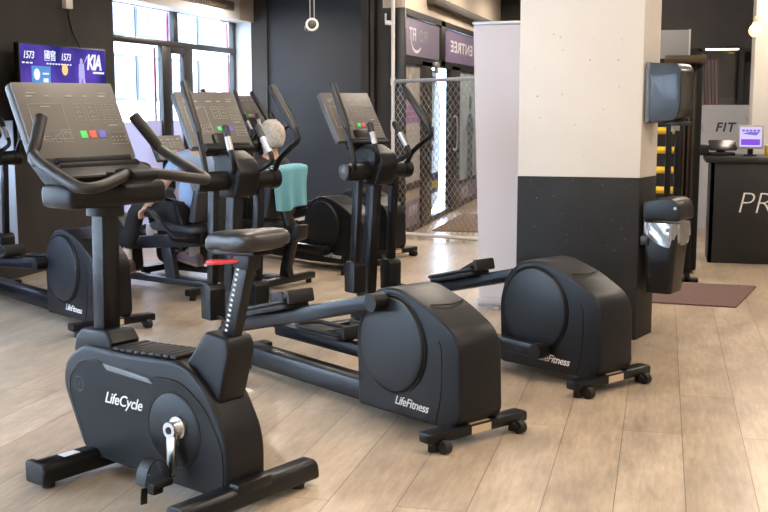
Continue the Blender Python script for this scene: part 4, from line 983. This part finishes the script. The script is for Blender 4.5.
# ------------------------------------------------------------------ mat, desk and what stands on it
tag(MB().prism([(-0.55, 8.52), (0.56, 8.40), (0.775, 9.40), (-0.35, 9.50)], 0.0, 0.012, 0.003, 1, 'z').build('floor_mat', mat('mat_mauve_brown', (0.115, 0.066, 0.058), 0.95, bump=0.5, bscale=260, var=0.2, vscale=60), None), 'reddish brown mat on the floor between pillar and desk', 'mat')
t = thing('reception_desk', 'black reception desk with thin white letters', 'desk', (0.44, 10.75, 0))
M_desk = mat('desk_black', (0.010, 0.010, 0.011), 0.5, bump=0.04, bscale=120)
MB().bx(0, 2.4, 0, 0.04, 0, 0.93, 0.004).build('front_panel', M_desk, t)
MB().bx(0, 0.04, 0.0, 0.62, 0, 0.93, 0.004).build('side_panel', M_desk, t)
MB().bx(-0.05, 2.45, -0.03, 0.66, 0.93, 0.982, 0.006).build('worktop', mat('desk_top', (0.015, 0.014, 0.0135), 0.35), t)
text_obj('desk_lettering', 'PROFIT', 0.285, M_white, (0.235, -0.002, 0.555), (1, 0, 0), (0, 0, 1), t, shear=0.2, bold=-0.006, depth=0.001, align='LEFT')
t = thing('screen_monitor', 'small monitor with a white and violet screen on the desk', 'monitor', (0.80, 11.05, 0.982), -0.12)
MB().bx(-0.115, 0.115, -0.012, 0.016, 0.065, 0.285, 0.008).build('bezel', mat('monitor_grey', (0.45, 0.42, 0.42), 0.4), t)
scr = MB().bx(-0.098, 0.098, -0.0135, -0.012, 0.085, 0.268).build('screen', em('monitor_lilac', (0.62, 0.55, 0.95), 0.95), t, smooth=False)
MB().bx(-0.085, 0.085, -0.0148, -0.0135, 0.10, 0.155).build('screen_band', em('monitor_violet', (0.22, 0.06, 0.70), 0.9), scr, smooth=False)
m = MB()
for k in range(5): m.bx(-0.08 + k * 0.034, -0.055 + k * 0.034, -0.0148, -0.0135, 0.225, 0.245)
m.prism([(-0.08, 0.205), (0.05, 0.19), (0.08, 0.22), (-0.02, 0.222)], -0.0148, -0.0135); m.build('screen_print', em('monitor_purple', (0.20, 0.14, 0.62), 0.8), scr, smooth=False)
MB().bx(-0.06, 0.06, -0.04, 0.06, 0, 0.012, 0.004).bx(-0.025, 0.025, 0.0, 0.03, 0.01, 0.09, 0.005).build('stand', M_black, t)
t = thing('till_terminal', 'black till terminal with tilted screen on the desk end', 'till', (0.52, 11.06, 0.982), 0.15)
MB().bx(-0.09, 0.14, -0.06, 0.08, 0, 0.03, 0.008).bx(-0.02, 0.06, 0.0, 0.05, 0.03, 0.10, 0.006).build('base', M_black, t)
m = MB(); m.box((0.03, 0.0, 0.095), (0.25, 0.02, 0.12), rotm('X', -0.75), 0.006); m.build('tilted_screen', mat('till_screen', (0.02, 0.02, 0.022), 0.2), t)
m = MB(); m.bx(-0.19, -0.10, -0.06, 0.06, 0, 0.10, 0.015, 3); m.build('printer', M_black, t)
m = MB(); m.tube(resample([(0.16, 0.02, 0.06), (0.21, 0.02, 0.12), (0.235, 0.02, 0.19)], 5), 0.009, 8); m.build('reader_arm', M_black, t)
t = thing('yellow_box', 'small yellow box on the desk behind the monitor', 'box', (0.99, 11.15, 0.982))
MB().bx(-0.05, 0.14, -0.05, 0.05, 0, 0.085, 0.006).build('carton', mat('carton_yellow', (0.62, 0.42, 0.04), 0.6), t); MB().bx(-0.052, 0.142, -0.052, 0.052, 0.085, 0.10, 0.004).build('lid', mat('carton_cream', (0.6, 0.55, 0.45), 0.6), t)

# ------------------------------------------------------------------ black rack with yellow rungs behind the bin
t = thing('stall_rack', 'tall black steel rack with yellow rungs behind the waste bin', 'rack', (-0.035, 9.95, 0))
M_rackb = mat('rack_bronze', (0.06, 0.042, 0.022), 0.35, 0.4)
for (x, y, w) in ((0.085, -0.38, 0.05), (0.175, 0.0, 0.075), (0.27, 0.02, 0.06), (0.33, 0.35, 0.06)):
    MB().bx(x - w / 2, x + w / 2, y - 0.035, y + 0.035, 0.012, 1.80, 0.006).build('upright', M_metal, t)
for k in range(3): MB().bx(0.205 + k * 0.036, 0.217 + k * 0.036, -0.06, -0.045, 0.6, 1.80, 0.002).build('slat', M_rackb, t)
MB().bx(0.14, 0.345, 0.06, 0.34, 0.03, 1.80, 0.004).build('back_panel', M_panel, t)
MB().bx(0.03, 0.36, -0.42, 0.40, 1.80, 1.86, 0.006).build('top_plate', M_rackb, t)
for y in (-0.38, 0.36): MB().bx(-0.45, 0.36, y - 0.04, y + 0.04, 0, 0.03, 0.006).build('foot', M_metal, t)
MB().bx(-0.45, -0.40, -0.42, -0.34, 0.03, 1.62, 0.006).build('upright', M_metal, t)
MB().bx(0.245, 0.30, -0.42, 0.40, 0.0, 0.03, 0.006).build('foot', M_metal, t)
M_yel = mat('rung_yellow', (0.72, 0.47, 0.03), 0.4)
for z in (0.76, 0.925, 1.09, 1.25, 1.41, 1.57):
    m = MB(); m.cyl((-0.42, -0.38, z), (0.13, -0.38, z), 0.029, 18, bev=0.004); q = m.build('rung', M_yel, t); q['label'] = 'yellow rung'
t = thing('grey_panel', 'plain grey board leaning on top of the black rack', 'board', (-0.02, 10.28, 1.86))
MB().bx(-0.4, 0.225, -0.015, 0.015, 0, 0.245, 0.004).build('board', mat('board_grey', (0.24, 0.235, 0.23), 0.6), t)
MB().bx(0.212, 0.228, -0.017, 0.017, 0, 0.25, 0.003).build('edge_strip', mat('board_edge', (0.45, 0.43, 0.41), 0.5), t)

# ------------------------------------------------------------------ lamps that show
t = thing('pendant_bulb', 'glowing globe bulb hanging on a thin cord above the desk', 'lamp', (0.83, 11.5, 2.16))
m = MB(); m.lathe((0, 0, 0), [(0.0, -0.06), (0.03, -0.055), (0.055, -0.03), (0.062, 0.0), (0.052, 0.035), (0.03, 0.06), (0.022, 0.085)], 24); m.build('bulb', mat('bulb_glow', (1.0, 0.8, 0.5), 0.3, emit=(1.0, 0.55, 0.18), estr=2.6), t)
m = MB(); m.lathe((0, 0, 0.08), [(0.0, 0), (0.024, 0), (0.026, 0.03), (0.018, 0.06), (0.0, 0.062)], 18); m.build('socket', M_label, t)
m = MB(); m.cyl((0, 0, 0.14), (0, 0, 1.14), 0.004, 8); m.build('cord', mat('cord_grey', (0.2, 0.18, 0.16), 0.7), t)
t = thing('ceiling_strip_light', 'bright strip light under the dark bulkhead over the office glass', 'lamp', (0.62, 13.42, 2.09))
MB().bx(-0.19, 0.19, -0.06, 0.06, -0.015, 0.015, 0.004).build('lamp_body', M_fr, t)
MB().bx(-0.18, 0.18, -0.055, 0.055, -0.03, -0.012, 0.004).build('diffuser', mat('strip_glow', (0.9, 0.85, 0.75), 0.4, emit=(1.0, 0.88, 0.72), estr=3.0), t)
MB().bx(-0.03, 0.03, 0.04, 0.085, -0.005, 0.01).build('wall_bracket', M_fr, t)
t = thing('hanging_speaker', 'small round white ringed speaker hanging from a double rod', 'speaker', (-3.47, 11.0, 2.25))
m = MB(); m.ball((0, 0, 0), 0.066, seg=24); m.build('ball', mat('speaker_dark', (0.07, 0.075, 0.08), 0.35), t)
m = MB(); m.ring((0.012, -0.045, 0), (0.2, -1, 0), 0.054, 0.013, 36, 10); q = m.build('front_ring', M_whitep, t)
m = MB(); m.ring((-0.05, 0, -0.03), (0.8, -0.5, 0), 0.03, 0.008, 24, 8); m.build('bracket_ring', M_silver, t)
m = MB(); m.cyl((-0.022, 0, 0.05), (-0.022, 0, 1.05), 0.005, 8); m.cyl((0.022, 0, 0.05), (0.022, 0, 1.05), 0.005, 8); m.build('rod', M_silver, t)
t = thing('wall_spotlight', 'small white spotlight on a bracket on the dark pier', 'spotlight', (-2.94, 12.06, 2.33))
m = MB(); m.cyl((-0.01, -0.075, 0.0), (0.09, -0.075, -0.01), 0.026, 18, bev=0.005); m.build('lamp_head', M_whitep, t)
m = MB(); m.cyl((-0.02, -0.03, 0.015), (-0.02, -0.03, 0.10), 0.010, 10); m.cyl((-0.0, 0.0, 0.0), (-0.0, -0.075, 0.0), 0.012, 10); m.build('bracket', M_whitep, t)
# ------------------------------------------------------------------ machines
R = math.radians
def put(o, x, y, deg): o.location = (x, y, 0); o.rotation_euler = (0, 0, R(deg)); return o
bike = put(make_upright_bike('black upright exercise bike with red seat lever standing in front of all the others'), -1.81, 3.91, 156)
G = 'cross trainers on the gym floor'
e1 = put(make_cross_trainer('black cross trainer directly behind the upright bike seat, its pedal link raised', (0.49, 0.585, 1.80, 0.262), (0.36, 0.205, 1.84, 0.20)), -0.74, 4.76, 144)
e2 = put(make_cross_trainer('black cross trainer with its round drive housing in front of the cream pillar', (0.36, 0.175, 1.84, 0.19), (0.49, 0.585, 1.80, 0.262)), -0.20, 5.815, 144)
e0 = put(make_cross_trainer('cross trainer by the dark window wall, behind the upright bike mast', (0.665, 0.40, 1.82, 0.30), (0.225, 0.39, 1.82, 0.24)), -3.42, 6.53, 146)
ea = put(copy_tree(e2), -2.48, 9.41, 148); ea['label'] = 'cross trainer in the rear row next to the recumbent bike with the towel'
eb = put(copy_tree(e2), -2.43, 10.32, 151); eb['label'] = 'rearmost cross trainer, its housing beside the chain link fence'
for e in (e0, ea, eb): e['group'] = G
r1p = (-3.30, 8.00, 158); r2p = (-2.91, 8.50, 160)
r1 = put(make_recumbent('recumbent bike ridden by the person in the light blue shirt'), *r1p)
r2 = put(copy_tree(r1), *r2p); r2['label'] = 'recumbent bike with a turquoise towel over its backrest'
for r in (r1, r2): r['group'] = 'recumbent bikes in the rear row'

# ------------------------------------------------------------------ riders
M_shirt = mat('light_blue_shirt', (0.30, 0.42, 0.66), 0.8, bump=0.15, bscale=30); M_dshirt = mat('black_shirt', (0.016, 0.014, 0.015), 0.8)
M_pant = mat('black_trousers', (0.008, 0.008, 0.009), 0.8, bump=0.15, bscale=30); M_shoe = mat('brown_shoe', (0.12, 0.065, 0.045), 0.6); M_sock = mat('white_sock', (0.72, 0.68, 0.66), 0.8)
M_shoe2 = mat('pale_pink_shoe', (0.30, 0.21, 0.22), 0.6)
J1 = dict(pelvis=(0.25, 0, 0.64), belly=(0.235, 0, 0.80), chest=(0.22, 0, 0.97), collar=(0.20, 0, 1.10), neck=(0.195, 0, 1.165), head=(0.215, 0, 1.285),
          sh_l=(0.21, 0.175, 1.06), el_l=(0.36, 0.24, 0.82), wr_l=(0.56, 0.20, 0.68), sh_r=(0.21, -0.175, 1.06), el_r=(0.38, -0.24, 0.82), wr_r=(0.58, -0.20, 0.68),
          kn_l=(0.76, 0.12, 0.66), an_l=(0.86, 0.165, 0.265), kn_r=(0.72, -0.12, 0.76), an_r=(0.92, -0.165, 0.44), foot=(1, 0, 0.18))
p1 = sitter('person in a light blue shirt and black trousers pedalling a recumbent bike', (r1p[0], r1p[1], 0), R(r1p[2]), J1, M_shirt, M_pant, M_shoe, M_sock, M_hair2)
J2 = dict(J1); J2.update(pelvis=(0.26, 0, 0.63), belly=(0.24, 0, 0.77), chest=(0.21, 0, 0.92), collar=(0.165, 0, 1.03), neck=(0.15, 0, 1.08), head=(0.155, 0, 1.195),
          sh_l=(0.17, 0.175, 0.99), el_l=(0.30, 0.23, 0.80), wr_l=(0.52, 0.20, 0.72), sh_r=(0.17, -0.175, 0.99), el_r=(0.30, -0.23, 0.80), wr_r=(0.52, -0.20, 0.72))
p2 = sitter('grey haired person in a dark top seated on the recumbent bike with the towel', (r2p[0], r2p[1], 0), R(r2p[2]), J2, M_dshirt, M_pant, M_shoe2, M_sock, M_hairg, long_sleeve=True)
for p in (p1, p2): p['group'] = 'people on the recumbent bikes'

# towel over the backrest
prof = resample([(0.115, 0.68), (0.085, 0.82), (0.055, 0.94), (0.03, 0.977), (-0.02, 0.975), (-0.05, 0.945), (-0.04, 0.85), (-0.03, 0.74), (-0.02, 0.64)], 6)
prof = [(p.x, p.y) if len(p) == 2 else (p.x, p.z) for p in prof]
def tw(u, v):
    k = v * (len(prof) - 1); i = min(int(k), len(prof) - 2); f = k - i
    x = prof[i][0] * (1 - f) + prof[i + 1][0] * f; z = prof[i][1] * (1 - f) + prof[i + 1][1] * f
    y = -0.21 + 0.42 * u
    hang = max(0.0, 1.0 - z)
    x += (0.022 * math.sin(u * 17 + 1) * hang * 2.0) * (1 if v > 0.5 else 0.6) - (0.02 + 0.03 * hang if v > 0.5 else 0)
    z += 0.012 * math.sin(u * 7) * (1 if v > 0.9 else 0.3) - 0.02 * u * (1 if v > 0.8 else 0)
    return V((x, y + 0.02 * math.sin(z * 9), z))
m = MB(); m.grid(tw, 36, 60, 0.008)
tow = m.build('towel', mat('turquoise_towel', (0.11, 0.36, 0.47), 0.95, bump=0.6, bscale=220, sheen=0.3), None)
tow.location = (r2p[0], r2p[1], 0.01); tow.rotation_euler = (0, 0, R(r2p[2])); tag(tow, 'turquoise towel draped over the backrest of the recumbent bike', 'towel')
t = thing('gym_bag', 'small bright red bag on the floor behind the cross trainers', 'bag', (-2.98, 11.3, 0), 0.3)
m = MB(); m.bx(-0.10, 0.10, -0.10, 0.10, 0.0, 0.58, 0.05, 3); m.build('bag_body', mat('bag_red', (0.60, 0.02, 0.03), 0.6, bump=0.2, bscale=20), t)
m = MB(); m.tube(resample([(-0.05, 0, 0.56), (-0.04, 0, 0.64), (0.04, 0, 0.64), (0.05, 0, 0.56)], 6), 0.012, 8); m.build('strap', M_black, t)

# ------------------------------------------------------------------ light
def area(name, loc, sx, sy, power, col, rot=(0, 0, 0), parent=None):
    l = bpy.data.lights.new(name, 'AREA'); l.shape = 'RECTANGLE'; l.size = sx; l.size_y = sy; l.energy = power; l.color = col
    o = bpy.data.objects.new(name, l); COL.objects.link(o); o.location = loc; o.rotation_euler = rot
    if parent is not None: o.parent = parent
    return o
WARM = (1.0, 0.87, 0.72)
lampproto = None; k = 0
spots = [(-1.9, 1.0), (0.2, 1.0), (2.2, 1.0), (-1.9, 5.2), (0.2, 4.8), (2.4, 4.6), (-2.9, 9.6), (-1.2, 8.8), (1.6, 8.4), (-1.9, 12.2), (1.2, 11.2), (3.4, 11.0), (1.4, -2.0), (-2.2, -2.0), (-1.8, 15.0), (-1.8, 17.6)]  # strip lamps out of view; last two added to brighten the entrance
for x, y in spots:
    t = thing('ceiling_light', 'long white ceiling strip lamp out of view above the gym floor', 'ceiling light', (x, y, 3.18), 0, 'ceiling strip lamps above the gym')
    m = MB(); m.bx(-0.10, 0.10, -0.7, 0.7, 0.0, 0.05, 0.01); m.build('lamp_body', M_whitep, t)
    m = MB(); m.bx(-0.085, 0.085, -0.68, 0.68, -0.02, 0.002, 0.006); m.build('diffuser', mat('lamp_glow', (0.9, 0.88, 0.84), 0.4, emit=(1.0, 0.88, 0.74), estr=6.0), t)
    m = MB(); m.cyl((0, -0.5, 0.05), (0, -0.5, 0.12), 0.006, 8); m.cyl((0, 0.5, 0.05), (0, 0.5, 0.12), 0.006, 8); m.build('suspension', M_silver, t)
    area('strip_lamp_light', (0, 0, -0.03), 0.5, 1.5, 43, WARM, parent=t)
t = thing('suspended_lamp', 'bright lamp hanging at the top of the far dark blue wall', 'lamp', (-4.72, 12.6, 2.70))
m = MB(); m.bx(-0.16, 0.16, -0.1, 0.1, 0.0, 0.04, 0.008); m.build('lamp_body', M_whitep, t)
m = MB(); m.bx(-0.15, 0.15, -0.09, 0.09, -0.02, 0.002, 0.006); m.build('diffuser', MATS['lamp_glow'], t)
m = MB(); m.cyl((0, 0, 0.04), (0, 0, 0.6), 0.006, 8); m.build('suspension', M_silver, t)
area('suspended_lamp_light', (0, 0, -0.03), 0.3, 0.2, 60, WARM, parent=t)

w = bpy.data.worlds.new('sky'); scene.world = w; w.use_nodes = True
nt = w.node_tree; bg = nt.nodes['Background']; bg.inputs[0].default_value = (0.60, 0.78, 1.0, 1); bg.inputs[1].default_value = 18.0
sun = bpy.data.lights.new('sun', 'SUN'); sun.energy = 2.5; sun.angle = 0.02; sun.color = (1.0, 0.95, 0.88)
so = bpy.data.objects.new('sun', sun); COL.objects.link(so); so.rotation_euler = (R(10), R(48), 0)

# ------------------------------------------------------------------ camera
F = 1120.0; TH = math.atan(156.0 / F); YAW = math.atan(280.0 / math.hypot(F, 156.0))
cam = bpy.data.cameras.new('camera'); co = bpy.data.objects.new('camera', cam); COL.objects.link(co)
cam.sensor_width = 36.0; cam.lens = F / 768 * 36.0; cam.clip_start = 0.05
co.location = (0, 0, 1.5); co.rotation_euler = (PI / 2 - TH, 0, YAW)
scene.camera = co
scene.view_settings.view_transform = 'Standard'; scene.view_settings.look = 'None'; scene.view_settings.gamma = 1.0; scene.view_settings.use_curve_mapping = False
scene.view_settings.exposure = 0.26
try:
    scene.cycles.use_denoising = True; scene.cycles.max_bounces = 8; scene.cycles.transparent_max_bounces = 12
    scene.cycles.caustics_reflective = False; scene.cycles.caustics_refractive = False; scene.cycles.sample_clamp_indirect = 6.0
except Exception: pass
